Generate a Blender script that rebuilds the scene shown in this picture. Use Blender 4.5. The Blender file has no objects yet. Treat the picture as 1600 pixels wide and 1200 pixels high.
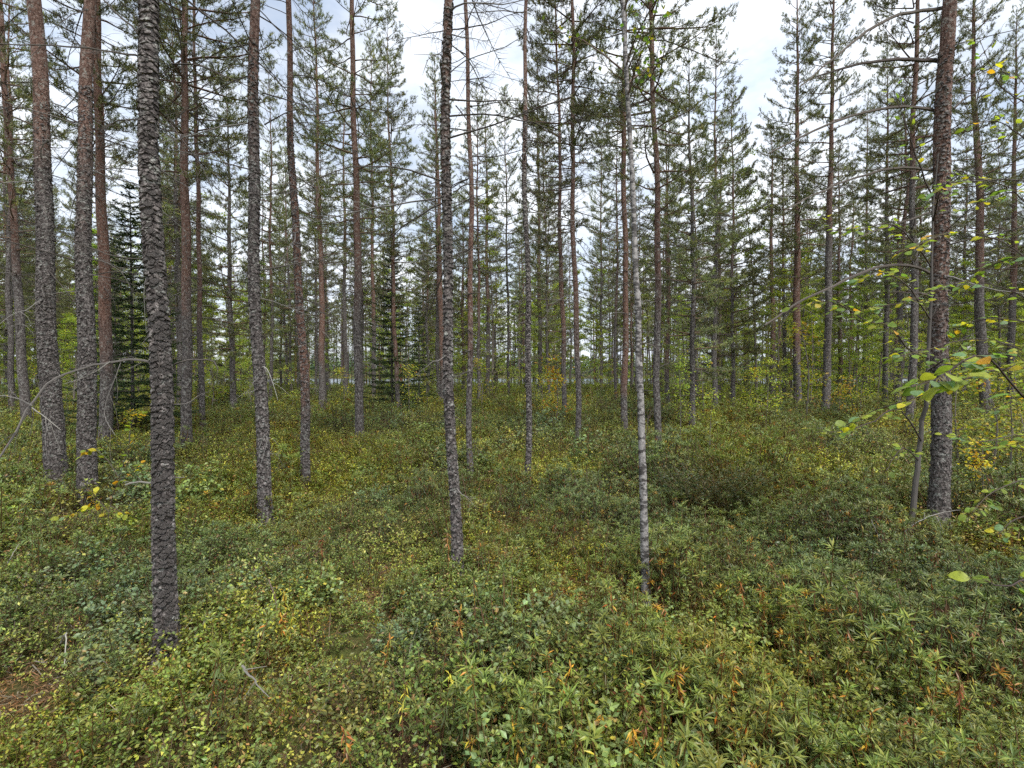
import bpy, math, random
import numpy as np
from mathutils import Vector, Matrix, Euler

random.seed(11)
RNG = np.random.default_rng(11)
SC = bpy.context.scene
COL = SC.collection
R = math.radians

# ------------------------------------------------------------------ camera, world, sun, exposure
EYE = 1.9
F = 780.0                     # focal length in pixels of the 1600 px wide photograph
PITCH = math.atan(14.0 / F)   # looking very slightly down
cam = bpy.data.cameras.new('camera')
cam.sensor_width = 36.0
cam.lens = 36.0 * F / 1600.0
cam.clip_start = 0.05
cam.clip_end = 4000
cam_o = bpy.data.objects.new('camera', cam)
cam_o.location = (0, 0, EYE)
cam_o.rotation_euler = (R(90) - PITCH, 0, 0)
COL.objects.link(cam_o)
SC.camera = cam_o

SUN_EL, SUN_AZ = R(60), R(150)   # azimuth measured clockwise from +Y: behind and to the right of the camera
world = bpy.data.worlds.new('World')
SC.world = world
world.use_nodes = True
nt = world.node_tree
nt.nodes.clear()
def nn(nt, kind, **kw):
    n = nt.nodes.new(kind)
    for k, v in kw.items():
        if k.startswith('i_'):
            key = k[2:]
            key = int(key) if key.isdigit() else key.replace('_', ' ')
            n.inputs[key].default_value = v
        else:
            setattr(n, k, v)
    return n
def ramp(nt, stops, interp='LINEAR'):
    n = nt.nodes.new('ShaderNodeValToRGB')
    n.color_ramp.interpolation = interp
    e = n.color_ramp.elements
    while len(e) > 1: e.remove(e[-1])
    e[0].position = stops[0][0]; e[0].color = (*stops[0][1], 1) if len(stops[0][1]) == 3 else stops[0][1]
    for p, c in stops[1:]:
        x = e.new(p); x.color = (*c, 1) if len(c) == 3 else c
    return n
sky = nn(nt, 'ShaderNodeTexSky', sky_type='NISHITA')
sky.sun_disc = False; sky.sun_elevation = SUN_EL; sky.sun_rotation = SUN_AZ
sky.air_density = 1.3; sky.dust_density = 2.5
tc = nn(nt, 'ShaderNodeTexCoord')
mp = nn(nt, 'ShaderNodeMapping'); mp.inputs['Scale'].default_value = (1, 1, 2.2)
mp.inputs['Location'].default_value = (0.35, 0.1, 0.2)
nz = nn(nt, 'ShaderNodeTexNoise', i_Scale=2.6, i_Detail=7.0, i_Roughness=0.55, i_Distortion=0.35)
cov = ramp(nt, [(0.36, (0.45, 0.45, 0.45)), (0.56, (1, 1, 1))])
nz2 = nn(nt, 'ShaderNodeTexNoise', i_Scale=5.0, i_Detail=5.0, i_Roughness=0.6)
ccol = ramp(nt, [(0.3, (4.6, 5.4, 6.7)), (0.6, (7.2, 7.5, 7.9))])
# white cloud cover over pale blue sky
mix = nn(nt, 'ShaderNodeMixRGB')
bg = nn(nt, 'ShaderNodeBackground', i_Strength=0.0505)
out = nn(nt, 'ShaderNodeOutputWorld')
L = nt.links.new
L(tc.outputs['Generated'], mp.inputs['Vector']); L(mp.outputs[0], nz.inputs['Vector']); L(mp.outputs[0], nz2.inputs['Vector'])
L(nz.outputs['Fac'], cov.inputs['Fac']); L(nz2.outputs['Fac'], ccol.inputs['Fac'])
L(cov.outputs['Color'], mix.inputs['Fac']); L(sky.outputs['Color'], mix.inputs['Color1']); L(ccol.outputs['Color'], mix.inputs['Color2'])
L(mix.outputs[0], bg.inputs['Color']); L(bg.outputs[0], out.inputs['Surface'])

sun = bpy.data.lights.new('sun', 'SUN')
sun.energy = 1.5; sun.angle = R(24); sun.color = (1.0, 0.96, 0.9)
sun_o = bpy.data.objects.new('sun', sun)
sd = Vector((math.sin(SUN_AZ) * math.cos(SUN_EL), math.cos(SUN_AZ) * math.cos(SUN_EL), math.sin(SUN_EL)))
sun_o.rotation_euler = sd.to_track_quat('Z', 'Y').to_euler()
sun_o.location = (10, -20, 30)
COL.objects.link(sun_o)

SC.view_settings.view_transform = 'Standard'
SC.view_settings.look = 'None'
SC.view_settings.exposure = 1.8
SC.view_settings.gamma = 1.0
SC.view_settings.use_curve_mapping = False
SC.render.engine = 'CYCLES'
SC.cycles.max_bounces = 6
SC.cycles.diffuse_bounces = 3
SC.cycles.glossy_bounces = 2
SC.cycles.transmission_bounces = 3
SC.cycles.use_denoising = False
SC.cycles.use_adaptive_sampling = True
SC.cycles.adaptive_threshold = 0.02

# ------------------------------------------------------------------ helpers: noise, terrain, camera rays
_P = np.random.default_rng(5).random((256, 256))
def vnoise(x, y, s=0):
    x = np.asarray(x, float) + 37.7 * s + 1000; y = np.asarray(y, float) + 91.3 * s + 1000
    xi = np.floor(x).astype(int); yi = np.floor(y).astype(int)
    fx = x - xi; fy = y - yi
    fx = fx * fx * (3 - 2 * fx); fy = fy * fy * (3 - 2 * fy)
    g = lambda a, b: _P[a & 255, b & 255]
    return ((g(xi, yi) * (1 - fx) + g(xi + 1, yi) * fx) * (1 - fy) + (g(xi, yi + 1) * (1 - fx) + g(xi + 1, yi + 1) * fx) * fy) * 2 - 1
def sstep(a, b, x):
    t = np.clip((np.asarray(x, float) - a) / (b - a), 0, 1)
    return t * t * (3 - 2 * t)
HOLLOWS = []      # (x, y, radius, depth)
def height(x, y):
    x = np.asarray(x, float); y = np.asarray(y, float)
    d = np.sqrt(x * x + y * y)
    near = 1 - sstep(60, 110, d)
    h = 0.45 * sstep(2, 13, y)
    h = h + near * (0.10 * vnoise(x / 1.5, y / 1.5, 1) + 0.035 * vnoise(x / .55, y / .55, 2) + 0.07 * vnoise(x / 5, y / 5, 3))
    h = h - 1.7 * sstep(50 + 3 * vnoise(x / 9, x * 0, 4), 82, y)
    h = h - 2.0 * sstep(80, 110, y) * (1 - sstep(320, 345, y + 12 * vnoise(x / 60, x * 0, 6)))
    h = h + sstep(330, 600, y) * (9 + 7 * vnoise(x / 120, y / 150, 7)) + 0.8 * sstep(325, 345, y)
    for hx, hy, hr, hd in HOLLOWS:
        h = h - hd * np.exp(-((x - hx) ** 2 + (y - hy) ** 2) / (hr * hr))
    return h
def H1(x, y): return float(height(x, y))
_c, _s = math.cos(PITCH), math.sin(PITCH)
def ray(px, py):
    u = (px - 800) / F; v = (600 - py) / F
    # forward (0,c,-s), up (0,s,c)
    return np.array([u, _c + v * _s, -_s + v * _c])       # depth along the view axis = 1
def at(px, py, depth):
    """A point of the place seen in that direction at that distance."""
    return np.array([0, 0, EYE]) + ray(px, py) * depth
def hit(px, py, off=0.25):
    r = ray(px, py); t = 1.0; prev = 0.5
    for _ in range(4000):
        p = np.array([0, 0, EYE]) + r * t
        if p[2] <= H1(p[0], p[1]) + off: break
        prev = t; t *= 1.004
    return p, t

def unit(v):
    v = np.asarray(v, float)
    return v / np.maximum(np.linalg.norm(v, axis=-1, keepdims=True), 1e-9)

# ------------------------------------------------------------------ mesh builder
class MB:
    def __init__(self): self.v = []; self.t = []; self.c = []; self.m = []; self.n = 0
    def add(self, v, t, tint=(1, 1, 1), mat=0):
        v = np.asarray(v, float).reshape(-1, 3); t = np.asarray(t, int).reshape(-1, 3)
        c = np.asarray(tint, float)
        if c.ndim == 1: c = np.tile(c, (len(v), 1))
        self.v.append(v); self.t.append(t + self.n); self.c.append(c); self.m.append(np.full(len(t), mat)); self.n += len(v)
    def mesh(self, name, mats, smooth=False):
        v = np.concatenate(self.v); t = np.concatenate(self.t); c = np.concatenate(self.c); m = np.concatenate(self.m)
        me = bpy.data.meshes.new(name)
        me.vertices.add(len(v)); me.vertices.foreach_set('co', v.astype(np.float32).ravel())
        me.loops.add(len(t) * 3); me.loops.foreach_set('vertex_index', t.astype(np.int32).ravel())
        me.polygons.add(len(t)); me.polygons.foreach_set('loop_start', np.arange(0, len(t) * 3, 3, dtype=np.int32))
        me.polygons.foreach_set('loop_total', np.full(len(t), 3, dtype=np.int32))
        me.polygons.foreach_set('material_index', m.astype(np.int32))
        me.polygons.foreach_set('use_smooth', np.full(len(t), smooth))
        me.update(calc_edges=True)
        a = me.attributes.new('tint', 'FLOAT_COLOR', 'POINT')
        a.data.foreach_set('color', np.concatenate([c, np.ones((len(c), 1))], 1).astype(np.float32).ravel())
        for x in (mats if isinstance(mats, (list, tuple)) else [mats]): me.materials.append(x)
        return me
def put(name, me, parent=None, loc=(0, 0, 0), rot=(0, 0, 0), scl=None, kind=None):
    o = bpy.data.objects.new(name, me); COL.objects.link(o)
    o.location = loc; o.rotation_euler = rot
    if scl is not None: o.scale = scl if hasattr(scl, '__len__') else (scl,) * 3
    if parent: o.parent = parent
    if kind: o['kind'] = kind
    return o
def thing(name, label, cat, loc=(0, 0, 0), rot=(0, 0, 0), group=None, data=None, scl=None):
    o = put(name, data, None, loc, rot, scl)
    o['label'] = label; o['category'] = cat
    if group: o['group'] = group
    return o

def smooth_line(pts, n):
    pts = np.asarray(pts, float)
    if len(pts) < 3:
        t = np.linspace(0, 1, n)[:, None]; return pts[0] * (1 - t) + pts[-1] * t
    P = np.vstack([2 * pts[0] - pts[1], pts, 2 * pts[-1] - pts[-2]])
    out = []
    m = len(pts) - 1
    for u in np.linspace(0, m - 1e-6, n):
        i = int(u); f = u - i
        a, b, c, d = P[i], P[i + 1], P[i + 2], P[i + 3]
        out.append(0.5 * (2 * b + (c - a) * f + (2 * a - 5 * b + 4 * c - d) * f * f + (3 * b - a - 3 * c + d) * f ** 3))
    return np.array(out)
def tube(B, pts, r, n=4, tint=(1, 1, 1), mat=0, cap=False):
    pts = np.asarray(pts, float); k = len(pts)
    r = np.broadcast_to(np.asarray(r, float), (k,))
    d = unit(np.gradient(pts, axis=0))
    ref = np.array([0, 0, 1.0]) if abs(d[:, 2]).mean() < .8 else np.array([1.0, 0, 0])
    s = unit(np.cross(d, ref)); u = np.cross(s, d)
    a = np.arange(n) * 2 * math.pi / n
    v = pts[:, None] + r[:, None, None] * (np.cos(a)[None, :, None] * s[:, None] + np.sin(a)[None, :, None] * u[:, None])
    i = np.arange(k - 1)[:, None] * n; j = np.arange(n)[None]; j2 = (j + 1) % n
    A, Bq, C, D = i + j, i + j2, i + n + j2, i + n + j
    t = np.concatenate([np.stack([A, Bq, C], -1).reshape(-1, 3), np.stack([A, C, D], -1).reshape(-1, 3)])
    if cap:
        v = np.concatenate([v.reshape(-1, 3), pts[-1:]]); e = k * n
        t = np.concatenate([t, [[(k - 1) * n + q, (k - 1) * n + (q + 1) % n, e] for q in range(n)]])
    B.add(v, t, tint, mat)
def leaves(B, org, d, nrm, Ln, W, tint, mat=0, fold=.18, curl=.15, wide=.45):
    org = np.asarray(org, float); N = len(org)
    d = unit(d); s = unit(np.cross(d, nrm)); n = np.cross(s, d)
    Ln = np.broadcast_to(Ln, (N,))[:, None]; W = np.broadcast_to(W, (N,))[:, None]
    c = org + d * Ln * .5 - n * W * fold
    l = org + d * Ln * wide + s * W / 2; r = org + d * Ln * wide - s * W / 2
    tip = org + d * Ln - n * Ln * curl
    v = np.stack([org, l, c, r, tip], 1).reshape(-1, 3)
    t = (np.array([[0, 2, 1], [1, 2, 4], [4, 2, 3], [3, 2, 0]])[None] + np.arange(N)[:, None, None] * 5).reshape(-1, 3)
    tint = np.broadcast_to(np.asarray(tint, float), (N, 3))
    B.add(v, t, np.repeat(tint, 5, 0), mat)
def rnd(*s): return RNG.random(s) if s else float(RNG.random())
def uni(a, b, *s): return a + (b - a) * (RNG.random(s) if s else float(RNG.random()))
def pick(pal, N, probs):
    idx = RNG.choice(len(pal), N, p=np.array(probs) / sum(probs))
    c = np.array(pal, float)[idx]
    return c * uni(.8, 1.25, N, 1) * (1 + uni(-.08, .08, N, 3))

# ------------------------------------------------------------------ materials
def mat(name):
    m = bpy.data.materials.new(name); m.use_nodes = True
    m.node_tree.nodes.clear()
    return m, m.node_tree
def finish(t, shader):
    o = nn(t, 'ShaderNodeOutputMaterial'); t.links.new(shader, o.inputs['Surface'])
def leafy(name, translucent=.28, rough=.5, vary=.25, patch=None, spec=.35):
    m, t = mat(name); L = t.links.new
    a = nn(t, 'ShaderNodeAttribute', attribute_name='tint')
    oi = nn(t, 'ShaderNodeObjectInfo')
    hv = nn(t, 'ShaderNodeHueSaturation')
    mr = nn(t, 'ShaderNodeMapRange'); mr.inputs[3].default_value = 1 - vary; mr.inputs[4].default_value = 1 + vary
    mh = nn(t, 'ShaderNodeMapRange'); mh.inputs[3].default_value = .485; mh.inputs[4].default_value = .515
    L(oi.outputs['Random'], mr.inputs[0]); L(oi.outputs['Random'], mh.inputs[0])
    L(mr.outputs[0], hv.inputs['Value']); L(mh.outputs[0], hv.inputs['Hue']); L(a.outputs['Color'], hv.inputs['Color'])
    col = hv.outputs[0]
    g = nn(t, 'ShaderNodeNewGeometry')
    if patch:
        for sc, lo, hi, c, amt in patch:
            nz = nn(t, 'ShaderNodeTexNoise', i_Scale=sc, i_Detail=2.0)
            L(g.outputs['Position'], nz.inputs['Vector'])
            f = nn(t, 'ShaderNodeMapRange'); f.inputs[1].default_value = lo; f.inputs[2].default_value = hi; f.inputs[4].default_value = amt
            L(nz.outputs['Fac'], f.inputs[0])
            mx = nn(t, 'ShaderNodeMixRGB', blend_type='MULTIPLY'); mx.inputs['Color2'].default_value = (*c, 1)
            L(f.outputs[0], mx.inputs['Fac']); L(col, mx.inputs['Color1']); col = mx.outputs[0]
    if name == 'broad_leaf':
        nb = nn(t, 'ShaderNodeTexNoise', i_Scale=90.0, i_Detail=4.0); L(g.outputs['Position'], nb.inputs['Vector'])
        rb = ramp(t, [(.3, (.35, .28, .2)), (.42, (.85, .85, .8)), (.7, (1.15, 1.12, 1.0))]); L(nb.outputs['Fac'], rb.inputs['Fac'])
        mb = nn(t, 'ShaderNodeMixRGB', blend_type='MULTIPLY', i_Fac=.8); L(col, mb.inputs['Color1']); L(rb.outputs[0], mb.inputs['Color2']); col = mb.outputs[0]
    p = nn(t, 'ShaderNodeBsdfPrincipled', i_Roughness=rough); p.inputs['Specular IOR Level'].default_value = spec
    L(col, p.inputs['Base Color'])
    if translucent:
        tr = nn(t, 'ShaderNodeBsdfTranslucent')
        br = nn(t, 'ShaderNodeMixRGB', blend_type='MULTIPLY', i_Fac=1.0); br.inputs['Color2'].default_value = (1.3, 1.35, .75, 1)
        L(col, br.inputs['Color1']); L(br.outputs[0], tr.inputs['Color'])
        mx = nn(t, 'ShaderNodeMixShader', i_Fac=translucent); L(p.outputs[0], mx.inputs[1]); L(tr.outputs[0], mx.inputs[2])
        finish(t, mx.outputs[0])
    else: finish(t, p.outputs[0])
    return m
M = {}
M['flora'] = leafy('shrub_leaf', .25, .42, .22, [(.35, .42, .62, (1.42, 1.28, .6), .9), (1.1, .55, .72, (1.4, .85, .65), .4), (.8, .3, .45, (1, 1, 1), 0)], .4)
M['leaf'] = leafy('broad_leaf', .5, .45, .2)
M['needle'] = leafy('needles', .12, .5, .25, None, .3)
M['twig'] = leafy('dead_wood', 0, .85, .2, None, .15)

def bark_mat(name):
    m, t = mat(name); L = t.links.new
    tcn = nn(t, 'ShaderNodeTexCoord')
    mp = nn(t, 'ShaderNodeMapping'); mp.inputs['Scale'].default_value = (1, 1, .55)
    L(tcn.outputs['Object'], mp.inputs['Vector'])
    n1 = nn(t, 'ShaderNodeTexNoise', i_Scale=38.0, i_Detail=6.0, i_Roughness=.65)
    n2 = nn(t, 'ShaderNodeTexNoise', i_Scale=7.0, i_Detail=5.0, i_Roughness=.6)
    n3 = nn(t, 'ShaderNodeTexNoise', i_Scale=3.0, i_Detail=3.0)
    vo = nn(t, 'ShaderNodeTexVoronoi', feature='DISTANCE_TO_EDGE', i_Scale=26.0)
    for n in (n1, n2, n3): L(mp.outputs[0], n.inputs['Vector'])
    dist = nn(t, 'ShaderNodeMixRGB', blend_type='ADD', i_Fac=.03); L(mp.outputs[0], dist.inputs['Color1']); L(n1.outputs['Color'], dist.inputs['Color2'])
    L(dist.outputs[0], vo.inputs['Vector'])
    low = ramp(t, [(.33, (.028, .024, .023)), (.5, (.088, .076, .072)), (.68, (.25, .225, .215))])
    up = ramp(t, [(.3, (.065, .034, .025)), (.5, (.17, .088, .062)), (.72, (.28, .17, .13))])
    L(n1.outputs['Fac'], low.inputs['Fac']); L(n1.outputs['Fac'], up.inputs['Fac'])
    # redder bark above the height held in the object's own property
    sx = nn(t, 'ShaderNodeSeparateXYZ'); L(tcn.outputs['Object'], sx.inputs[0])
    ra = nn(t, 'ShaderNodeAttribute', attribute_name='red_from', attribute_type='OBJECT')
    sub = nn(t, 'ShaderNodeMath', operation='SUBTRACT'); L(sx.outputs['Z'], sub.inputs[0]); L(ra.outputs['Fac'], sub.inputs[1])
    n3s = nn(t, 'ShaderNodeMath', operation='MULTIPLY_ADD', i_1=3.0, i_2=-1.5); L(n3.outputs['Fac'], n3s.inputs[0])
    ad = nn(t, 'ShaderNodeMath', operation='ADD'); L(sub.outputs[0], ad.inputs[0]); L(n3s.outputs[0], ad.inputs[1])
    mr = nn(t, 'ShaderNodeMapRange'); mr.inputs[1].default_value = -.3; mr.inputs[2].default_value = .9; L(ad.outputs[0], mr.inputs[0])
    am = nn(t, 'ShaderNodeAttribute', attribute_name='red_share', attribute_type='OBJECT')
    mm = nn(t, 'ShaderNodeMath', operation='MULTIPLY'); L(mr.outputs[0], mm.inputs[0]); L(am.outputs['Fac'], mm.inputs[1])
    mx = nn(t, 'ShaderNodeMixRGB'); L(mm.outputs[0], mx.inputs['Fac']); L(low.outputs[0], mx.inputs['Color1']); L(up.outputs[0], mx.inputs['Color2'])
    # pale grey-green lichen specks
    n4 = nn(t, 'ShaderNodeTexNoise', i_Scale=21.0, i_Detail=5.0, i_Roughness=.7); L(tcn.outputs['Object'], n4.inputs['Vector'])
    lf = ramp(t, [(.53, (0, 0, 0)), (.64, (.85, .85, .85))]); L(n4.outputs['Fac'], lf.inputs['Fac'])
    l2 = ramp(t, [(.4, (.25, .25, .25)), (.62, (1, 1, 1))]); L(n2.outputs['Fac'], l2.inputs['Fac'])
    lm = nn(t, 'ShaderNodeMixRGB', blend_type='MULTIPLY', i_Fac=1.0); L(lf.outputs[0], lm.inputs['Color1']); L(l2.outputs[0], lm.inputs['Color2'])
    mx2 = nn(t, 'ShaderNodeMixRGB'); mx2.inputs['Color2'].default_value = (.34, .35, .32, 1); L(lm.outputs[0], mx2.inputs['Fac']); L(mx.outputs[0], mx2.inputs['Color1'])
    p = nn(t, 'ShaderNodeBsdfPrincipled', i_Roughness=.9); p.inputs['Specular IOR Level'].default_value = .15
    L(mx2.outputs[0], p.inputs['Base Color'])
    b1 = nn(t, 'ShaderNodeMath', operation='MINIMUM', i_1=.12); L(vo.outputs['Distance'], b1.inputs[0])
    b2 = nn(t, 'ShaderNodeMath', operation='MULTIPLY_ADD', i_1=5.0); L(b1.outputs[0], b2.inputs[0]); L(n1.outputs['Fac'], b2.inputs[2])
    bp = nn(t, 'ShaderNodeBump', i_Strength=.8, i_Distance=.012); L(b2.outputs[0], bp.inputs['Height']); L(bp.outputs[0], p.inputs['Normal'])
    finish(t, p.outputs[0])
    return m
M['bark'] = bark_mat('pine_bark')

def birch_mat():
    m, t = mat('birch_bark'); L = t.links.new
    tcn = nn(t, 'ShaderNodeTexCoord')
    mp = nn(t, 'ShaderNodeMapping'); mp.inputs['Scale'].default_value = (1, 1, 2.2); L(tcn.outputs['Object'], mp.inputs['Vector'])
    n1 = nn(t, 'ShaderNodeTexNoise', i_Scale=14.0, i_Detail=7.0, i_Roughness=.7); L(mp.outputs[0], n1.inputs['Vector'])
    n2 = nn(t, 'ShaderNodeTexNoise', i_Scale=45.0, i_Detail=4.0, i_Roughness=.7); L(tcn.outputs['Object'], n2.inputs['Vector'])
    base = ramp(t, [(.3, (.09, .082, .08)), (.64, (.36, .34, .33))]); L(n2.outputs['Fac'], base.inputs['Fac'])
    f = ramp(t, [(.46, (1, 1, 1)), (.52, (0, 0, 0))]); L(n1.outputs['Fac'], f.inputs['Fac'])
    mx = nn(t, 'ShaderNodeMixRGB'); mx.inputs['Color2'].default_value = (.045, .04, .038, 1)
    L(f.outputs[0], mx.inputs['Fac']); L(base.outputs[0], mx.inputs['Color1'])
    p = nn(t, 'ShaderNodeBsdfPrincipled', i_Roughness=.75); L(mx.outputs[0], p.inputs['Base Color'])
    bp = nn(t, 'ShaderNodeBump', i_Strength=.6, i_Distance=.005); L(n1.outputs['Fac'], bp.inputs['Height']); L(bp.outputs[0], p.inputs['Normal'])
    finish(t, p.outputs[0]); return m
M['birch'] = birch_mat()

def ground_mat():
    m, t = mat('forest_floor'); L = t.links.new
    g = nn(t, 'ShaderNodeNewGeometry')
    n1 = nn(t, 'ShaderNodeTexNoise', i_Scale=.9, i_Detail=6.0, i_Roughness=.6)
    n2 = nn(t, 'ShaderNodeTexNoise', i_Scale=70.0, i_Detail=7.0, i_Roughness=.8)
    for n in (n1, n2): L(g.outputs['Position'], n.inputs['Vector'])
    a = ramp(t, [(.3, (.035, .024, .015)), (.5, (.10, .062, .035)), (.7, (.19, .12, .07))]); L(n2.outputs['Fac'], a.inputs['Fac'])
    b = ramp(t, [(.3, (.035, .045, .012)), (.5, (.085, .10, .028)), (.7, (.16, .17, .05))]); L(n2.outputs['Fac'], b.inputs['Fac'])
    f = ramp(t, [(.42, (0, 0, 0)), (.56, (1, 1, 1))]); L(n1.outputs['Fac'], f.inputs['Fac'])
    mx = nn(t, 'ShaderNodeMixRGB'); L(f.outputs[0], mx.inputs['Fac']); L(a.outputs[0], mx.inputs['Color1']); L(b.outputs[0], mx.inputs['Color2'])
    p = nn(t, 'ShaderNodeBsdfPrincipled', i_Roughness=.95); p.inputs['Specular IOR Level'].default_value = .1
    L(mx.outputs[0], p.inputs['Base Color'])
    bp = nn(t, 'ShaderNodeBump', i_Strength=.9, i_Distance=.03); L(n2.outputs['Fac'], bp.inputs['Height']); L(bp.outputs[0], p.inputs['Normal'])
    finish(t, p.outputs[0]); return m
M['ground'] = ground_mat()
def water_mat():
    m, t = mat('lake_water'); L = t.links.new
    p = nn(t, 'ShaderNodeBsdfPrincipled', i_Roughness=.3); p.inputs['Base Color'].default_value = (.05, .07, .08, 1)
    g = nn(t, 'ShaderNodeNewGeometry'); mp = nn(t, 'ShaderNodeMapping'); mp.inputs['Scale'].default_value = (.6, 1.6, 1)
    n = nn(t, 'ShaderNodeTexNoise', i_Scale=1.5, i_Detail=3.0); L(g.outputs['Position'], mp.inputs['Vector']); L(mp.outputs[0], n.inputs['Vector'])
    b = nn(t, 'ShaderNodeBump', i_Strength=.25, i_Distance=.1); L(n.outputs['Fac'], b.inputs['Height']); L(b.outputs[0], p.inputs['Normal'])
    finish(t, p.outputs[0]); return m
M['water'] = water_mat()

# ------------------------------------------------------------------ ground and lake
_hp, _ = hit(1135, 812, 0.15); HOLLOWS.append((_hp[0], _hp[1], .38, .26))
_hq, _ = hit(1105, 752, 0.15); HOLLOWS.append((_hq[0], _hq[1], .55, -.20))
for _px, _py in ((262, 1012), (89, 742), (136, 757), (415, 793), (477, 738), (715, 866), (736, 724), (823, 733), (1009, 925), (1466, 798), (562, 678), (1029, 698)):
    _q, _ = hit(_px, _py, {262: .04, 1009: .1, 715: .16}.get(_px, .22)); HOLLOWS.append((_q[0], _q[1], .28, -.08))
_hp2, _ = hit(690, 668, 0.15); HOLLOWS.append((_hp2[0], _hp2[1], .6, .15))
def build_ground():
    rr = [0.0]
    r = .25
    while r < 1800:
        rr.append(r); r += max(.045, r * .022) if r < 90 else r * .05
    rr = np.array(rr); na = 420
    a = np.linspace(0, 2 * math.pi, na, endpoint=False)
    X = rr[1:, None] * np.cos(a); Y = rr[1:, None] * np.sin(a)
    Z = height(X, Y)
    v = np.concatenate([[[0, 0, H1(0, 0)]], np.stack([X, Y, Z], -1).reshape(-1, 3)])
    k = len(rr) - 1
    i = np.arange(k - 1)[:, None] * na + 1; j = np.arange(na)[None]; j2 = (j + 1) % na
    A, Bq, C, D = i + j, i + j2, i + na + j2, i + na + j
    t = np.concatenate([np.stack([A, D, C], -1).reshape(-1, 3), np.stack([A, C, Bq], -1).reshape(-1, 3),
                        np.stack([np.zeros(na, int), 1 + np.arange(na), 1 + (np.arange(na) + 1) % na], -1)])
    B = MB(); B.add(v, t)
    put('ground', B.mesh('ground', M['ground'], True), kind='structure')
build_ground()
B = MB()
B.add([(-420, 66, 0), (420, 66, 0), (420, 345, 0), (-420, 345, 0)], [(0, 1, 2), (0, 2, 3)])
put('lake', B.mesh('lake', M['water']), loc=(0, 0, -.62), kind='structure')

# ------------------------------------------------------------------ trunks with real bark relief
def relief(th, z, r0, cu, cv, seed):
    """Scaly plates: height of the bark above the trunk's core."""
    g = np.random.default_rng(seed)
    nu = max(5, int(round(2 * math.pi * r0 / cu))); nv = 700
    jx = g.random((nu, nv)); jy = g.random((nu, nv)); hh = g.random((nu, nv)); tl = g.random((nu, nv))
    wz = vnoise(z * 4, np.cos(th) * 1.5, 41); wu = vnoise(z * 6, np.sin(th) * 2, 42)
    U = th / (2 * math.pi) * nu + .35 * wu; V = z / cv + 3 + 1.4 * wz
    ui = np.floor(U).astype(int); vi = np.floor(V).astype(int)
    f1 = np.full(U.shape, 9.0); f2 = f1.copy(); hgt = np.zeros(U.shape); lv = np.zeros(U.shape); ti = np.zeros(U.shape)
    for du in (-1, 0, 1):
        for dv in (-1, 0, 1):
            a = ui + du; b = vi + dv; aw = a % nu; bw = np.clip(b, 0, nv - 1)
            dx = U - (a + jx[aw, bw]); dy = V - (b + jy[aw, bw])
            d = dx * dx + dy * dy
            cl = d < f1
            f2 = np.where(cl, f1, np.minimum(f2, d))
            hgt = np.where(cl, hh[aw, bw], hgt); lv = np.where(cl, dy, lv); ti = np.where(cl, tl[aw, bw], ti)
            f1 = np.minimum(f1, d)
    edge = np.sqrt(f2) - np.sqrt(f1)
    patch = .45 + .55 * sstep(-.5, .3, vnoise(z * 2.2, np.cos(th - 1) * 1.4, 43))
    return patch * sstep(0.02, .22, edge) * (.35 + .65 * hgt) - .45 * ti * lv * sstep(0, .3, edge)
def trunk_r(z, Ht, r0):
    return r0 * np.maximum(1 - z / Ht, 0.004) ** .78 * (1 + .42 * np.exp(-z / .20))
def trunk_mesh(name, Ht, r0, seed, detail, m, cu=.035, cv=.026, amp=None, wob=.02, fork=False):
    g = np.random.default_rng(seed)
    nseg, step, ztop = {3: (110, .0075, 4.6), 2: (64, .014, 6.0), 1: (28, .05, 7.0), 0: (12, .5, 4.0)}[detail]
    z = np.concatenate([np.arange(-.15, ztop, step), np.arange(ztop, Ht, .5), [Ht]])
    th = np.arange(nseg) * 2 * math.pi / nseg
    Z, T = np.meshgrid(z, th, indexing='ij')
    r = trunk_r(np.maximum(Z, 0), Ht, r0)
    r = r * (1 + .035 * np.sin(2 * T + g.random() * 6 + Z) + .03 * np.sin(3 * T + Z * 1.7 + g.random() * 6))
    # knots and swellings
    r = r * (1 + .03 * np.sin(Z * 9 + g.random() * 6) * np.sin(T + Z))
    # root flare
    r = r * (1 + .45 * np.exp(-np.maximum(Z, 0) / .12) * np.maximum(0, np.sin(T * 2.5 + g.random() * 6)) )
    if detail >= 2:
        a = amp if amp is not None else .011
        fade = 1 - .55 * sstep(3.0, 6.0, Z)
        r = r + a * fade * relief(T, np.maximum(Z, 0), r0, cu, cv, seed) * (r0 / .09) ** .3 - a * .4
    ph = g.random(4) * 6
    cx = wob * (np.sin(z * .9 + ph[0]) - math.sin(ph[0])) + wob * .4 * (np.sin(z * 2.6 + ph[2]) - math.sin(ph[2]))
    cy = wob * (np.sin(z * .8 + ph[1]) - math.sin(ph[1]))
    v = np.stack([cx[:, None] + r * np.cos(T), cy[:, None] + r * np.sin(T), Z], -1)
    n = nseg; k = len(z)
    i = np.arange(k - 1)[:, None] * n; j = np.arange(n)[None]; j2 = (j + 1) % n
    A, Bq, C, D = i + j, i + j2, i + n + j2, i + n + j
    t = np.concatenate([np.stack([A, Bq, C], -1).reshape(-1, 3), np.stack([A, C, D], -1).reshape(-1, 3)])
    B = MB(); B.add(v, t)
    def centre(zz): return np.interp(zz, z, cx), np.interp(zz, z, cy)
    return B.mesh(name, m, detail < 2), centre

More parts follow.
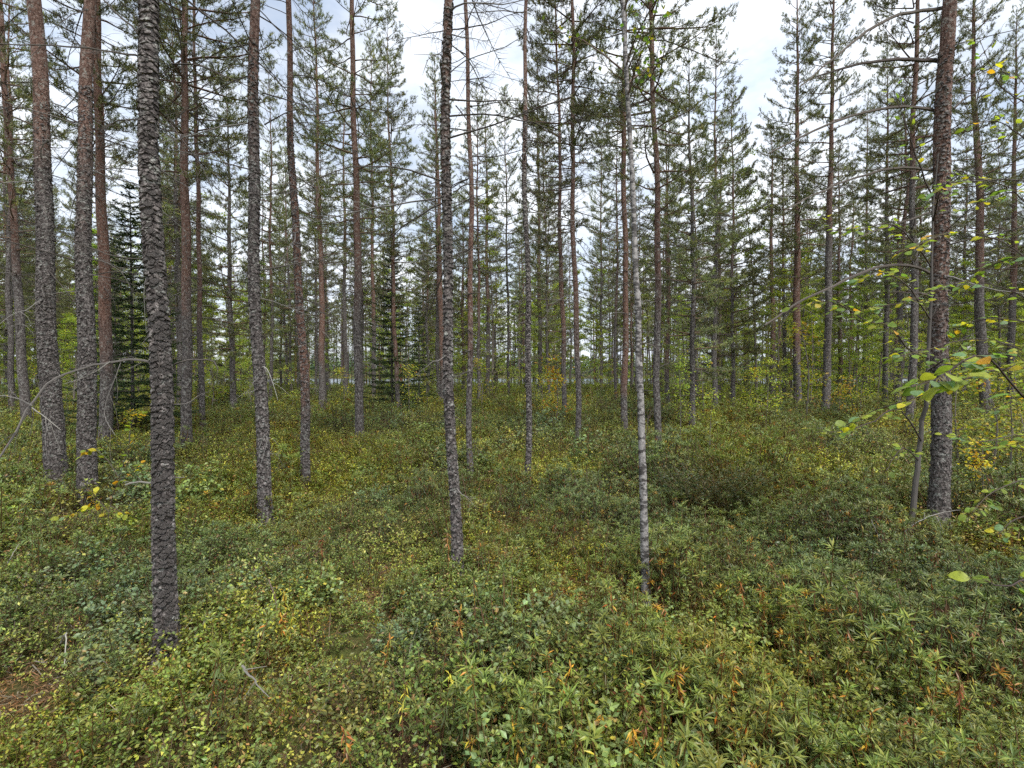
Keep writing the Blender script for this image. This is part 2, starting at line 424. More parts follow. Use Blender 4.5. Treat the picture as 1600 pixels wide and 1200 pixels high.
def plate_verts(seed):
    """One bark scale: a thin domed shield, x across, y up the trunk, z outward, lifted along one edge."""
    g = np.random.default_rng(seed)
    n = 8; a = np.arange(n) * 2 * math.pi / n + g.uniform(-.25, .25, n)
    rx = g.uniform(.8, 1.15, n)
    rim = np.stack([np.cos(a) * rx * .5, np.sin(a) * rx * .5, np.zeros(n)], 1)
    top = rim * .82; top[:, 2] = .17 + .16 * (-rim[:, 1] * 1.6) + g.uniform(-.03, .03, n)
    rim[:, 2] = -.15
    v = np.vstack([rim, top, [[0, 0, .2]]])
    v[:, 2] -= v[:, 0] ** 2 * .5
    t = []
    for i in range(n):
        j = (i + 1) % n
        t += [[i, j, n + j], [i, n + j, n + i], [n + i, n + j, 2 * n]]
    return v, np.array(t)
PLATES = [plate_verts(s) for s in range(6)]
PLATE_ME = []
for v, t in PLATES:
    B = MB(); B.add(v, t); PLATE_ME.append(B.mesh('bark_plate', M['bark']))
def plates(root, Ht, r0, centre, seed, n, zmax, size, single, face):
    """Bark scales standing proud of the trunk; the ones that show largest are objects, the rest one part."""
    g = np.random.default_rng(seed + 99)
    B = MB(); made = 0
    cand = []
    for i in range(n):
        z = g.random() ** .9 * zmax; th = g.random() * 2 * math.pi
        w = size * g.uniform(.7, 1.5); h = w * g.uniform(.5, .85)
        cand.append((z, th, w, h))
    vis = [(-math.cos(c[1] - face) * 1.0 - c[2] * 20, c) for c in cand]
    order = sorted(range(n), key=lambda i: -(math.cos(cand[i][1] - face) + cand[i][2] * 12 - abs(cand[i][0] - 1.3) * .25))
    for rank, i in enumerate(order):
        z, th, w, h = cand[i]
        r = float(trunk_r(np.array(z), Ht, r0)) + .0015
        cx, cy = centre(z)
        nrm = np.array([math.cos(th), math.sin(th), 0]); tan = np.array([-math.sin(th), math.cos(th), 0]); up = np.array([0, 0, 1.0])
        flip = g.uniform(-.35, .35)
        tx = tan * math.cos(flip) + up * math.sin(flip); ty = -tan * math.sin(flip) + up * math.cos(flip)
        p = np.array([cx, cy, z]) + nrm * r
        k = i % 6
        dz = w * .62
        if rank < single:
            mtx = Matrix(((tx[0] * w, ty[0] * h, nrm[0] * dz, p[0]), (tx[1] * w, ty[1] * h, nrm[1] * dz, p[1]), (tx[2] * w, ty[2] * h, nrm[2] * dz, p[2]), (0, 0, 0, 1)))
            o = put('bark_plate', PLATE_ME[k], root); o.matrix_local = mtx
            o['red_from'] = 20.0
        else:
            v, t = PLATES[k]
            B.add(p + v[:, :1] * w * tx + v[:, 1:2] * h * ty + v[:, 2:3] * dz * nrm, t)
    o = put('bark_scales', B.mesh('bark_scales', M['bark']), root, kind='stuff')
    return o

# ------------------------------------------------------------------ branches and crowns
WOOD = (.085, .075, .068); PALEWOOD = (.18, .17, .16)
def perp(d):
    r = RNG.normal(size=3); return unit(np.cross(d, r))
def dead_branch(B, p, d, Ln, r0, droop, tint, twigs=6, seg=7, mat=0, up=0):
    """A bare crooked branch with its side twigs."""
    pts = [np.array(p, float)]; dd = unit(d)
    for i in range(seg):
        dd = unit(dd + RNG.normal(size=3) * .10 + np.array([0, 0, -droop / seg + up * (i / seg)]))
        pts.append(pts[-1] + dd * Ln / seg)
    pts = np.array(pts)
    tube(B, pts, r0 * np.linspace(1, .18, len(pts)), 4, tint, mat)
    for k in range(twigs):
        f = uni(.25, .98); i = int(f * seg); i = min(i, seg - 1); q = pts[i] + (pts[i + 1] - pts[i]) * (f * seg - i)
        td = unit(pts[i + 1] - pts[i]); s = perp(td); s[2] *= .5
        l = Ln * uni(.08, .32) * (1.1 - f * .5)
        a = q; b = q + unit(td * uni(.3, 1) + s) * l * .5; c = b + unit(td * uni(.3, .9) + s + np.array([0, 0, uni(-.5, .3)])) * l * .5
        tube(B, [a, b, c], [r0 * .32, r0 * .22, r0 * .1], 3, tint, mat)
    return pts
def needles(B, pos, d, tint, mat=1, n=13, length=.075, width=.012, back=.09):
    pos = np.asarray(pos); N = len(pos); d = unit(d)
    P = np.repeat(pos, n, 0); D = np.repeat(d, n, 0)
    P = P - D * uni(0, back, N * n, 1)
    nd = unit(D * uni(.45, 1.0, N * n, 1) + RNG.normal(size=(N * n, 3)) * .55)
    s = unit(np.cross(nd, RNG.normal(size=(N * n, 3))))
    l = length * uni(.7, 1.25, N * n, 1)
    a = P - s * width / 2; b = P + s * width / 2; c = P + nd * l
    v = np.stack([a, b, c], 1).reshape(-1, 3); t = np.arange(N * n * 3).reshape(-1, 3)
    c = np.repeat(np.repeat(tint, n, 0) * uni(.85, 1.15, N * n, 1), 3, 0)
    B.add(v, t, c, mat)
NEEDLE = [(.15, .17, .070), (.18, .20, .070), (.115, .14, .075), (.24, .25, .070)]
def pine_crown(Ht=15.0, base=.46, width=1.5, dens=1.0, loose=0.0):
    B = MB(); pos = []; dr = []
    z = Ht * base
    while z < Ht - .15:
        f = (z - Ht * base) / (Ht * (1 - base))
        Lm = width * min(1, .55 + f * 2.5) * (1 - f) ** .62 + .16
        nb = int(uni(3, 6))
        a0 = uni(0, 6.28)
        for b in range(nb):
            if rnd() < loose * (1 - f): continue
            az = a0 + b * 6.28 / nb + uni(-.4, .4); Ln = Lm * uni(.6, 1.2)
            el = R(uni(0, 18) + 45 * f ** 1.5)
            d = np.array([math.cos(az) * math.cos(el), math.sin(az) * math.cos(el), math.sin(el)])
            p = np.array([0, 0, z + uni(-.08, .08)]); pts = [p]; seg = 6; dd = d
            for i in range(seg):
                dd = unit(dd + RNG.normal(size=3) * .08 + np.array([0, 0, -.10 + .07 * i])); pts.append(pts[-1] + dd * Ln / seg)
            pts = np.array(pts)
            rb = .006 + .011 * Ln
            tube(B, pts, rb * np.linspace(1, .2, len(pts)), 4, (.13, .085, .06), 0)
            nt_ = max(3, int(Ln * 13 * dens))
            for k in range(nt_):
                g = uni(.30, 1.0) if Ln > .5 else uni(.15, 1)
                i = min(int(g * seg), seg - 1); q = pts[i] + (pts[i + 1] - pts[i]) * (g * seg - i)
                td = unit(pts[i + 1] - pts[i]); sd = unit(np.cross(td, [0, 0, 1])) * (1 if k % 2 else -1)
                l = (.10 + .34 * Ln * (1.15 - g)) * uni(.6, 1.2)
                e = q + unit(td * uni(.5, 1.1) + sd * uni(.4, 1) + np.array([0, 0, uni(-.15, .5)])) * l
                m_ = (q + e) / 2 + np.array([0, 0, -.02 * l])
                tube(B, [q, m_, e], [.0045, .0035, .002], 3, (.12, .085, .06), 0)
                dirn = unit(e - m_ + np.array([0, 0, .25 * l]))
                nt2 = max(1, int(l / .085))
                for w in range(nt2):
                    fr = 1 - w * .085 / l
                    pos.append(q + (e - q) * fr + RNG.normal(size=3) * .018); dr.append(unit(dirn + RNG.normal(size=3) * .35 + np.array([0, 0, .2])))
                if rnd() < .6:
                    pos.append(e + RNG.normal(size=3) * .03); dr.append(unit(dirn + RNG.normal(size=3) * .6 + [0, 0, .3]))
            pos.append(pts[-1]); dr.append(dd)
        z += uni(.28, .5)
    for k in range(8): pos.append(np.array([0, 0, Ht - k * .06])); dr.append(unit(np.array([uni(-.3, .3), uni(-.3, .3), 1])))
    pos = np.array(pos); dr = np.array(dr)
    c = pick(NEEDLE, len(pos), [4, 3, 3, 1.5])
    c *= (1 + .15 * np.sin(pos[:, 2:3] * 3 + pos[:, 0:1] * 2))
    needles(B, pos, dr, c)
    return B.mesh('crown', [M['twig'], M['needle']])
def dead_set(z0, z1, nper, Lmax, Ht=15.0, lichen=.2):
    B = MB(); z = z0
    while z < z1:
        a0 = uni(0, 6.28); nb = int(uni(1, nper + 1))
        for b in range(nb):
            az = a0 + b * 6.28 / nb + uni(-.6, .6); el = R(uni(-22, 16)); f = (z - z0) / (z1 - z0)
            Ln = Lmax * uni(.2, 1) * (.45 + .55 * f)
            d = np.array([math.cos(az) * math.cos(el), math.sin(az) * math.cos(el), math.sin(el)])
            t = np.array(PALEWOOD) if rnd() < lichen else np.array(WOOD)
            dead_branch(B, (0, 0, z), d, Ln, .004 + .006 * Ln, uni(-.2, .7), t, int(6 + 13 * Ln))
        z += uni(.22, .42)
    return B.mesh('branches', M['twig'])
CROWN = [pine_crown(15, b, w, dn, lo) for b, w, dn, lo in
         [(.33, 1.45, 1, .1), (.37, 1.3, 1.1, .1), (.3, 1.6, .9, .25), (.40, 1.4, 1.0, .0), (.28, 1.35, .85, .3), (.35, 1.7, 1.0, .15), (.26, 1.45, 1.1, .15), (.42, 1.4, .9, .1)]]
HIGHCROWN = [pine_crown(15, b, w, 1, .1) for b, w in [(.52, 1.3), (.58, 1.4), (.55, 1.2)]]
FULLCROWN = [pine_crown(11, .14, 1.35, 1.25, 0), pine_crown(11, .2, 1.2, 1.25, 0), pine_crown(11, .1, 1.5, 1.2, .05)]
DEAD = [dead_set(a, b, n, l) for a, b, n, l in [(1.5, 7.8, 7, 1.7), (2.0, 8, 7, 2.0), (1.8, 8.0, 8, 1.6), (1.2, 7.5, 6, 1.8), (2.2, 8.5, 8, 1.9)]]
DEADB = []
for i in range(9):
    B = MB(); t = PALEWOOD if i % 4 == 0 else WOOD
    dead_branch(B, (0, 0, 0), (1, 0, uni(-.2, .2)), 1.0, .0062, uni(-.3, .9), t, 14, 9)
    DEADB.append(B.mesh('dead_branch', M['twig']))

# ------------------------------------------------------------------ the pines one can tell apart
# base x, base y, x where it leaves the top of the photo, width at the base (photo pixels), y where the bark turns red, y of the top (None: out of view), detail, label
PINES = [
 (262, 1012, 250, 39, -900, None, 3, 'nearest pine trunk, dark grey and covered in curling bark scales'),
 (89, 742, 52, 33, 300, None, 2, 'thick grey pine leaning outward near the left edge, dead branch crossing in front'),
 (136, 757, 137, 30, 330, None, 2, 'grey brown pine close beside the thick leaning one, lichen specks low on it'),
 (166, 684, 150, 20, 560, None, 1, 'red brown pine showing just behind the grey brown one'),
 (41, 655, 6, 14, 430, None, 1, 'slim grey pine nearest the left edge of the photo'),
 (292, 688, 286, 17, 490, None, 1, 'pine with purple red upper bark right behind the scaly nearest trunk'),
 (282, 640, 268, 10, 300, None, 1, 'thin dark pine hidden half behind the purple red one'),
 (317, 662, 306, 9, 520, None, 1, 'thin reddish pine to the right of the purple red one'),
 (364, 638, 352, 10, 200, 120, 1, 'lone dark slim pine standing against the bright gap in the forest'),
 (415, 793, 399, 24, 260, None, 2, 'grey pine with a broken pale twig hanging at mid height'),
 (477, 738, 451, 17, 650, None, 2, 'pine with bright orange red bark and a grey foot'),
 (504, 637, 488, 11, 570, None, 1, 'reddish slim pine between the orange one and the thick pink brown one'),
 (562, 678, 548, 15, 470, None, 1, 'pinkish brown pine left of the dark spruce'),
 (584, 622, 577, 8, 520, 60, 1, 'orange barked slim pine touching the left side of the spruce'),
 (623, 640, 604, 8, 600, 20, 1, 'slim pine rising through the middle of the spruce'),
 (692, 632, 676, 12, 590, 90, 1, 'red brown pine with a darker twin left of the central trunk'),
 (685, 625, 680, 7, 300, None, 1, 'dark twin pressed against the red brown pine left of centre'),
 (715, 866, 703, 20, 300, None, 2, 'tall straight scaly pine left of the picture centre'),
 (736, 724, 729, 10, 560, None, 1, 'slim pine close behind the scaly central one'),
 (749, 626, 744, 6, 520, 130, 0, 'very thin pine just right of the central pair'),
 (763, 622, 757, 8, 500, 150, 1, 'thin dark pine second to the right of the central pair'),
 (795, 618, 786, 5, 300, 140, 0, 'thread thin pine before the lake strip'),
 (823, 733, 822, 11, 300, None, 2, 'straight slim grey pine in the middle of the forest floor'),
 (843, 622, 838, 8, 480, 70, 1, 'brown pine behind the straight slim grey one'),
 (881, 650, 868, 9, 560, None, 1, 'slim red brown pine standing among orange yellow bush leaves'),
 (902, 688, 893, 10, 540, None, 1, 'slim brown pine right of the orange yellow bush'),
 (940, 615, 940, 5, 420, 180, 0, 'thin far pine in the light green opening'),
 (976, 666, 973, 11, 630, None, 1, 'dark red pine just left of the white birch'),
 (1029, 698, 1016, 12, 480, None, 1, 'grey pine with reddish bark above, just right of the white birch'),
 (1043, 628, 1039, 7, 470, 150, 1, 'thin pine behind the one right of the birch'),
 (1082, 664, 1073, 10, -200, 60, 1, 'dark narrow pine with bushy twigs low on its stem'),
 (1118, 646, 1119, 9, 300, 50, 1, 'pine with a dense pointed green crown left of the blue gap'),
 (1146, 638, 1144, 7, 430, 120, 1, 'slim pine with a lower pointed crown beside the blue gap'),
 (1207, 628, 1205, 10, 560, 190, 1, 'pine with a red brown middle behind the pale yellow bush'),
 (1246, 636, 1248, 13, 560, None, 1, 'red barked pine with yellow leaves in front of its stem'),
 (1289, 643, 1301, 13, 380, None, 1, 'tall straight grey pine right of the yellow leaved one'),
 (1352, 618, 1357, 7, 400, 150, 1, 'thin pine between the tall straight grey one and the leafy sapling'),
 (1384, 628, 1388, 9, 300, 80, 1, 'dark slim pine behind the long arching leafy branch'),
 (1421, 664, 1428, 12, 300, None, 1, 'grey pine seen left of the big right hand trunk'),
 (1466, 798, 1481, 33, 550, None, 2, 'big dark red brown pine with long arching bare branches'),
 (1505, 622, 1511, 8, 400, None, 1, 'thin pine just right of the big dark one'),
 (1541, 645, 1528, 16, 440, None, 1, 'thick grey pine behind the yellow leaves on the right'),
 (1581, 634, 1588, 12, 470, None, 1, 'brown pine at the right edge behind the yellow birch leaves'),
 (1225, 622, 1222, 7, 450, 210, 0, 'thin pine squeezed beside the red barked one'),
 (540, 622, 536, 8, 420, 110, 0, 'dark pine left of the pinkish brown one, partly hidden'),
 (423, 628, 421, 6, 480, 90, 0, 'thin brown pine peeking right of the grey one with the pale twig'),
]
taken = []
def pine(px, py, xt, w, redy, ytop, detail, label, idx):
    p, dep = hit(px, py, .04 if idx == 0 else (.16 if idx == 17 else .22))
    gx, gy = p[0], p[1]
    gz = H1(gx, gy) - .04
    diam = w / F * dep * 1.0
    rt0 = ray(xt, 0); topdir = np.array([0, 0, EYE]) + rt0 * (gy / rt0[1])
    zt = topdir[2] - gz
    lean = math.atan((topdir[0] - gx) / zt)
    Ht = 14.5 + (idx * 37 % 10) * .28
    if ytop is not None: Ht = at(px, ytop, dep)[2] - gz
    redz = 30.0
    if redy > -100: redz = at(px, redy, dep)[2] - gz
    root = thing('pine_tree', label, 'tree', (gx, gy, gz), (R(uni(-.5, .5)), lean, 0), 'pines of the forest')
    big = detail >= 2; rf = {3: .74, 2: .80, 1: .92, 0: .95}[detail]
    me, centre = trunk_mesh('trunk', Ht, diam / 2 * rf, idx + 3, detail, M['bark'], cu=.042 if detail == 3 else .036, cv=.024 if detail == 3 else .03,
                            amp=.017 if detail == 3 else .011, wob=.03)
    share = .8 if idx in (3, 10, 11, 13, 14, 15, 27, 34) else (.62 if big else .7)
    tr = put('trunk', me, root); tr['red_from'] = redz; tr['red_share'] = share
    s = Ht / 15.0
    rz = uni(0, 6.28)
    cz = FULLCROWN[idx % 3] if (ytop is not None and Ht < 12.5) else (HIGHCROWN[idx % 3] if dep < 9 else CROWN[idx % 8])
    sc = (Ht / 11.0) if cz in FULLCROWN else s
    cr = put('crown', cz, root, rot=(0, 0, rz), scl=(.9 + .1 * s, .9 + .1 * s, sc))
    cr['kind'] = 'stuff'
    face = math.atan2(-gy, -gx)
    if big:
        for k in range(30 if detail == 3 else 46):
            z = uni(4.0 if detail == 3 else 2.6, 7.5) if k > 14 else uni(.5, 3.8)
            o = put('branch', DEADB[int(uni(0, 9))], root, loc=(*[float(c) for c in centre(z)], z), rot=(0, R(uni(-18, 25)), uni(0, 6.28)), scl=uni(.4, 1.6) if k > 14 else (uni(.06, .3), .8, .8))
    else:
        o = put('branches', DEAD[idx % 5], root, rot=(0, 0, uni(0, 6.28)), scl=(1, 1, min(s, 1.1)), kind='stuff')
    if detail == 3:
        q = plates(root, Ht, diam / 2 * rf, centre, idx, 2400, 4.6, .037, 290, face); q['red_from'] = redz; q['red_share'] = share; q['red_share'] = share
    elif detail == 2:
        q = plates(root, Ht, diam / 2 * rf, centre, idx, 1500, 5.5, .032, 0, face); q['red_from'] = redz
    taken.append((gx, gy))
    return root, dep
INFO = {}
for i, a in enumerate(PINES):
    INFO[i] = pine(*a, i)
    print('pine', i, a[0], a[1], 'depth %.1f' % INFO[i][1], 'diam %.2f' % (a[3] / F * INFO[i][1]))

def child_world(root, name, me):
    """Parent a mesh given in world coordinates to a thing, keeping where it is."""
    o = put(name, me, root)
    m = Matrix.Translation(root.location) @ root.rotation_euler.to_matrix().to_4x4()
    o.matrix_parent_inverse = m.inverted()
    return o
def px_branch(root, pts, r0, r1, tint=WOOD, twigs=0, n=14, name='branch', side=5, tl=.25):
    P = smooth_line([at(*p) for p in pts], n)
    P[1:-1] += RNG.normal(size=(n - 2, 3)) * min(r0 * .4, .004)
    B = MB(); tube(B, P, np.linspace(r0, r1, n), side, tint, 0, True)
    for k in range(twigs):
        i = int(uni(n * .15, n - 1)); q = P[i]; td = unit(P[i + 1] - P[i]); s = perp(td)
        l = tl * uni(.3, 1)
        b = q + unit(td + s * .8) * l * .5; c = b + unit(td + s * .5 + np.array([0, 0, uni(-.6, .2)])) * l * .5
        tube(B, [q, b, c], [r0 * .3, r0 * .22, r0 * .1], 3, tint)
    child_world(root, name, B.mesh(name, M['twig'])); return P
# branches of the nearest scaly pine
r0, d0 = INFO[0]
px_branch(r0, [(268, 590, d0 - .07), (248, 571, d0 - .1), (210, 562, d0 - .1), (170, 566, d0 - .15), (125, 577, d0 - .2), (80, 596, d0 - .3), (45, 636, d0 - .4), (15, 690, d0 - .5), (-20, 740, d0 - .6)], .0085, .0045, (.125, .115, .105), 9, 26)
px_branch(r0, [(190, 563, d0 - .12), (176, 600, d0 - .14), (163, 645, d0 - .15), (180, 680, d0 - .2)], .003, .0015, (.15, .14, .13), 7, 10)
px_branch(r0, [(172, 565, d0 - .15), (150, 580, d0 - .2), (125, 592, d0 - .2), (100, 600, d0 - .3)], .003, .0012, (.2, .19, .17), 4, 8)
px_branch(r0, [(50, 637, d0 - .4), (75, 655, d0 - .4), (95, 672, d0 - .42)], .004, .0015, (.2, .19, .17), 3, 8)
px_branch(r0, [(50, 634, d0 - .4), (25, 622, d0 - .45), (-10, 617, d0 - .5)], .004, .002, (.16, .15, .14), 2, 8)
px_branch(r0, [(272, 570, d0), (290, 564, d0), (318, 562, d0 + .05), (336, 566, d0 + .05), (340, 582, d0 + .05)], .0065, .0035, WOOD, 3, 12)
px_branch(r0, [(272, 632, d0), (295, 630, d0 + .05), (312, 617, d0 + .1), (330, 612, d0 + .1)], .004, .001, (.14, .13, .12), 3, 9)
px_branch(r0, [(240, 93, d0), (200, 84, d0 - .1), (130, 74, d0 - .2), (60, 70, d0 - .3), (-10, 68, d0 - .4)], .007, .003, WOOD, 12, 16)
px_branch(r0, [(240, 85, d0), (210, 45, d0 - .1), (165, 5, d0 - .1), (150, -30, d0 - .1)], .0075, .004, WOOD, 8, 12)
px_branch(r0, [(268, 195, d0), (290, 225, d0), (318, 265, d0), (345, 325, d0)], .0045, .002, WOOD, 8, 12)
px_branch(r0, [(240, 192, d0), (215, 186, d0), (180, 190, d0), (158, 203, d0)], .007, .003, WOOD, 5, 10)
px_branch(r0, [(240, 300, d0), (205, 285, d0), (150, 270, d0), (80, 245, d0 - .1), (0, 232, d0 - .2)], .0045, .0015, WOOD, 8, 14)
px_branch(r0, [(268, 100, d0), (310, 102, d0), (350, 118, d0), (392, 138, d0), (420, 170, d0)], .006, .002, WOOD, 10, 12)
px_branch(r0, [(240, 405, d0), (180, 400, d0), (90, 370, d0), (0, 357, d0)], .0045, .001, WOOD, 8, 14)
px_branch(r0, [(236, 755, d0), (215, 753, d0), (195, 758, d0 - .05)], .006, .004, (.2, .19, .17), 4, 8, tl=.08)
px_branch(r0, [(270, 745, d0), (288, 746, d0)], .005, .002, (.2, .19, .17), 0, 5)
px_branch(r0, [(236, 408, d0), (225, 450, d0 - .05), (229, 520, d0 - .08)], .003, .001, (.27, .26, .24), 5, 8, tl=.1)
# long arching branches of the big dark red brown pine
r9, d9 = INFO[39]
for pts, rr_ in [([(1465, 95, d9), (1400, 93, d9 - .1), (1330, 103, d9 - .3), (1275, 120, d9 - .5)], .016),
             ([(1462, 173, d9), (1400, 167, d9 - .2), (1320, 185, d9 - .4), (1250, 215, d9 - .6), (1200, 240, d9 - .8)], .013),
             ([(1475, 12, d9), (1410, 22, d9 - .2), (1360, 45, d9 - .4), (1310, 85, d9 - .6), (1250, 135, d9 - .8)], .014),
             ([(1462, 266, d9), (1400, 262, d9 - .2), (1330, 280, d9 - .4), (1270, 305, d9 - .6), (1225, 330, d9 - .8)], .011),
             ([(1455, 428, d9 - .1), (1420, 415, d9 - .3), (1370, 418, d9 - .5), (1300, 448, d9 - .8), (1240, 478, d9 - 1.1), (1195, 508, d9 - 1.3)], .013),
             ([(1455, 462, d9), (1435, 458, d9 - .1), (1395, 456, d9 - .2)], .010),
             ([(1490, 170, d9), (1510, 152, d9), (1533, 142, d9)], .009),
             ([(1462, 330, d9), (1400, 350, d9 - .2), (1340, 372, d9 - .5), (1300, 400, d9 - .5)], .007),
             ([(1490, 265, d9), (1505, 270, d9), (1540, 300, d9)], .008)]:
    px_branch(r9, pts, rr_ * 1.5, rr_ * .5, (.10, .085, .075), 6, 16)
# pale broken twig on the grey pine
rt, dt = INFO[9]
px_branch(rt, [(400, 577, dt), (413, 573, dt - .12), (422, 585, dt - .14), (430, 610, dt - .14), (434, 625, dt - .14)], .006, .002, (.36, .35, .33), 4, 9)
px_branch(rt, [(405, 700, dt - .1), (412, 682, dt - .13), (418, 688, dt - .13), (406, 730, dt - .13)], .005, .002, (.36, .35, .33), 3, 9)
px_branch(rt, [(413, 195, dt), (450, 175, dt), (485, 168, dt)], .009, .003, WOOD, 6, 8)
px_branch(rt, [(410, 145, dt), (480, 168, dt), (530, 205, dt)], .009, .002, WOOD, 6, 10)
rc, dc = INFO[17]
px_branch(rc, [(708, 300, dc), (725, 290, dc), (750, 288, dc), (780, 300, dc)], .007, .003, WOOD, 4, 9)
px_branch(rc, [(706, 298, dc), (690, 288, dc), (670, 285, dc)], .006, .002, WOOD, 3, 8)
px_branch(rc, [(704, 235, dc), (680, 233, dc), (655, 240, dc)], .006, .002, WOOD, 3, 8)
px_branch(rc, [(712, 165, dc), (735, 195, dc), (750, 225, dc)], .006, .002, WOOD, 3, 8)

# ------------------------------------------------------------------ the white birch
p, db = hit(1009, 925, .10)
gz = H1(p[0], p[1]) - .04
birch = thing('birch_tree', 'slender white birch with black marks, greyer and rougher near its foot', 'tree', (p[0], p[1], gz), (0, 0, 0))
def birch_part():
    line = smooth_line([at(1011, 990, db), at(1007, 850, db), at(1005, 760, db), at(1003, 700, db), at(1001, 620, db), at(998, 560, db), at(997, 480, db), at(993, 420, db), at(989, 300, db), at(983, 190, db), at(976, 60, db), at(965, -200, db), at(955, -500, db)], 160)
    line = line - np.array([p[0], p[1], gz])
    k = len(line); n = 24
    z = line[:, 2]
    r = 12.5 / F * db / 2 * np.interp(z, [0, .5, 3.5, 8], [1.18, 1.0, .58, .2])
    r *= 1 + .05 * np.sin(z * 14) + .03 * np.sin(z * 31)
    B = MB(); tube(B, line, r, n)
    put('trunk', B.mesh('trunk', M['birch'], True), birch)
    top = line[-1]
    B = MB(); C = []; D = []
    for q in range(26):
        i = int(uni(122, 159)); a = uni(0, 6.28)
        pts = dead_branch(B, line[i], (math.cos(a), math.sin(a), .8), uni(.5, 1.6), .008, uni(0, .8), (.10, .07, .06), 8, 7)
        for w in range(26):
            f = uni(.3, 1) * 6.99; j = int(f); C.append(pts[j] + (pts[j + 1] - pts[j]) * (f - j) + RNG.normal(size=3) * .06)
    C = np.array(C); D = RNG.normal(size=C.shape); D[:, 2] -= .6
    leaves(B, C, D, RNG.normal(size=C.shape) + [0, 0, 1.5], .04, .032, pick([(.10, .16, .03), (.16, .2, .03), (.3, .26, .03)], len(C), [3, 3, 1]), 1)
    put('crown', B.mesh('crown', [M['twig'], M['leaf']]), birch, kind='stuff')
    for pts, rr_ in [([(998, 540, db), (1012, 525, db), (1025, 505, db)], .004), ([(1002, 535, db), (1020, 540, db), (1033, 552, db)], .003),
                     ([(988, 300, db), (965, 340, db), (960, 400, db - .1)], .004), ([(984, 200, db), (955, 190, db), (930, 210, db)], .004),
                     ([(993, 400, db), (975, 380, db), (950, 372, db)], .003), ([(1006, 700, db), (1013, 655, db), (1018, 640, db)], .003)]:
        px_branch(birch, pts, rr_, .001, (.12, .10, .09), 5, 9)
birch_part()

# ------------------------------------------------------------------ further pines, each a tree of its own
TR0 = []
for i in range(6):
    me, _ = trunk_mesh('trunk', 15, .095, 700 + i, 0, M['bark'], wob=.05); TR0.append(me)
def bg_ok(x, y, dmin):
    return all((x - a) ** 2 + (y - b) ** 2 > dmin * dmin for a, b in taken)
ZONES = [(-200, 330, 'far pine beyond the leaning grey trunks at left', 'far pines in the left part'),
         (330, 700, 'far pine in the depth around the spruce', 'far pines round the spruce'),
         (700, 1030, 'far pine before the lake strip in the middle', 'far pines before the lake'),
         (1030, 1260, 'far pine between the birch and the red barked pine', 'far pines right of the birch'),
         (1260, 1800, 'far pine in the crowded stand at the right', 'far pines at the right')]
cnt = 0; tries = 0
while cnt < 240 and tries < 20000:
    tries += 1
    px = uni(-160, 1760); D = 15 + 42 * rnd() ** .8
    if 300 < px < 400 and D < 44: continue
    if 1140 < px < 1215 and D < 40: continue
    if 400 < px < 1030 and D < 22: continue
    if (575 < px < 665 or 165 < px < 232) and D < 36: continue
    x = (px - 800) / F * D; y = D
    if not bg_ok(x, y, 1.9): continue
    taken.append((x, y)); cnt += 1
    zn = next(z for z in ZONES if z[0] <= px < z[1])
    Ht = uni(11.5, 16.5)
    if 620 < px < 790 or 1100 < px < 1230: Ht = uni(10, 13)
    s = Ht / 15; w = uni(.65, 1.25); full = rnd() < .2; red = uni(1.0, 9)
    look = 'green boughed low down' if full else ('rusty red barked' if red < 3.5 else ('brown barked' if red < 6 else 'grey barked')) + (' stout' if w > .95 else ' thin')
    root = thing('pine_tree', look + ' ' + zn[2], 'tree', (x, y, H1(x, y) - .05), (R(uni(-1.2, 1.2)), R(uni(-1.2, 1.2)), uni(0, 6.28)), look + ' ' + zn[3])
    tr = put('trunk', TR0[cnt % 6], root, scl=(w, w, s)); tr['red_from'] = red; tr['red_share'] = uni(.4, 1)
    if full:
        put('crown', FULLCROWN[cnt % 3], root, scl=(1, 1, Ht / 11), kind='stuff')
    else:
        put('crown', CROWN[cnt % 8], root, rot=(0, 0, uni(0, 6)), scl=(uni(.75, 1.05), uni(.75, 1.05), s), kind='stuff')
        put('branches', DEAD[int(uni(0, 5))], root, rot=(0, 0, uni(0, 6)), scl=(uni(.7, 1), uni(.7, 1), s), kind='stuff')

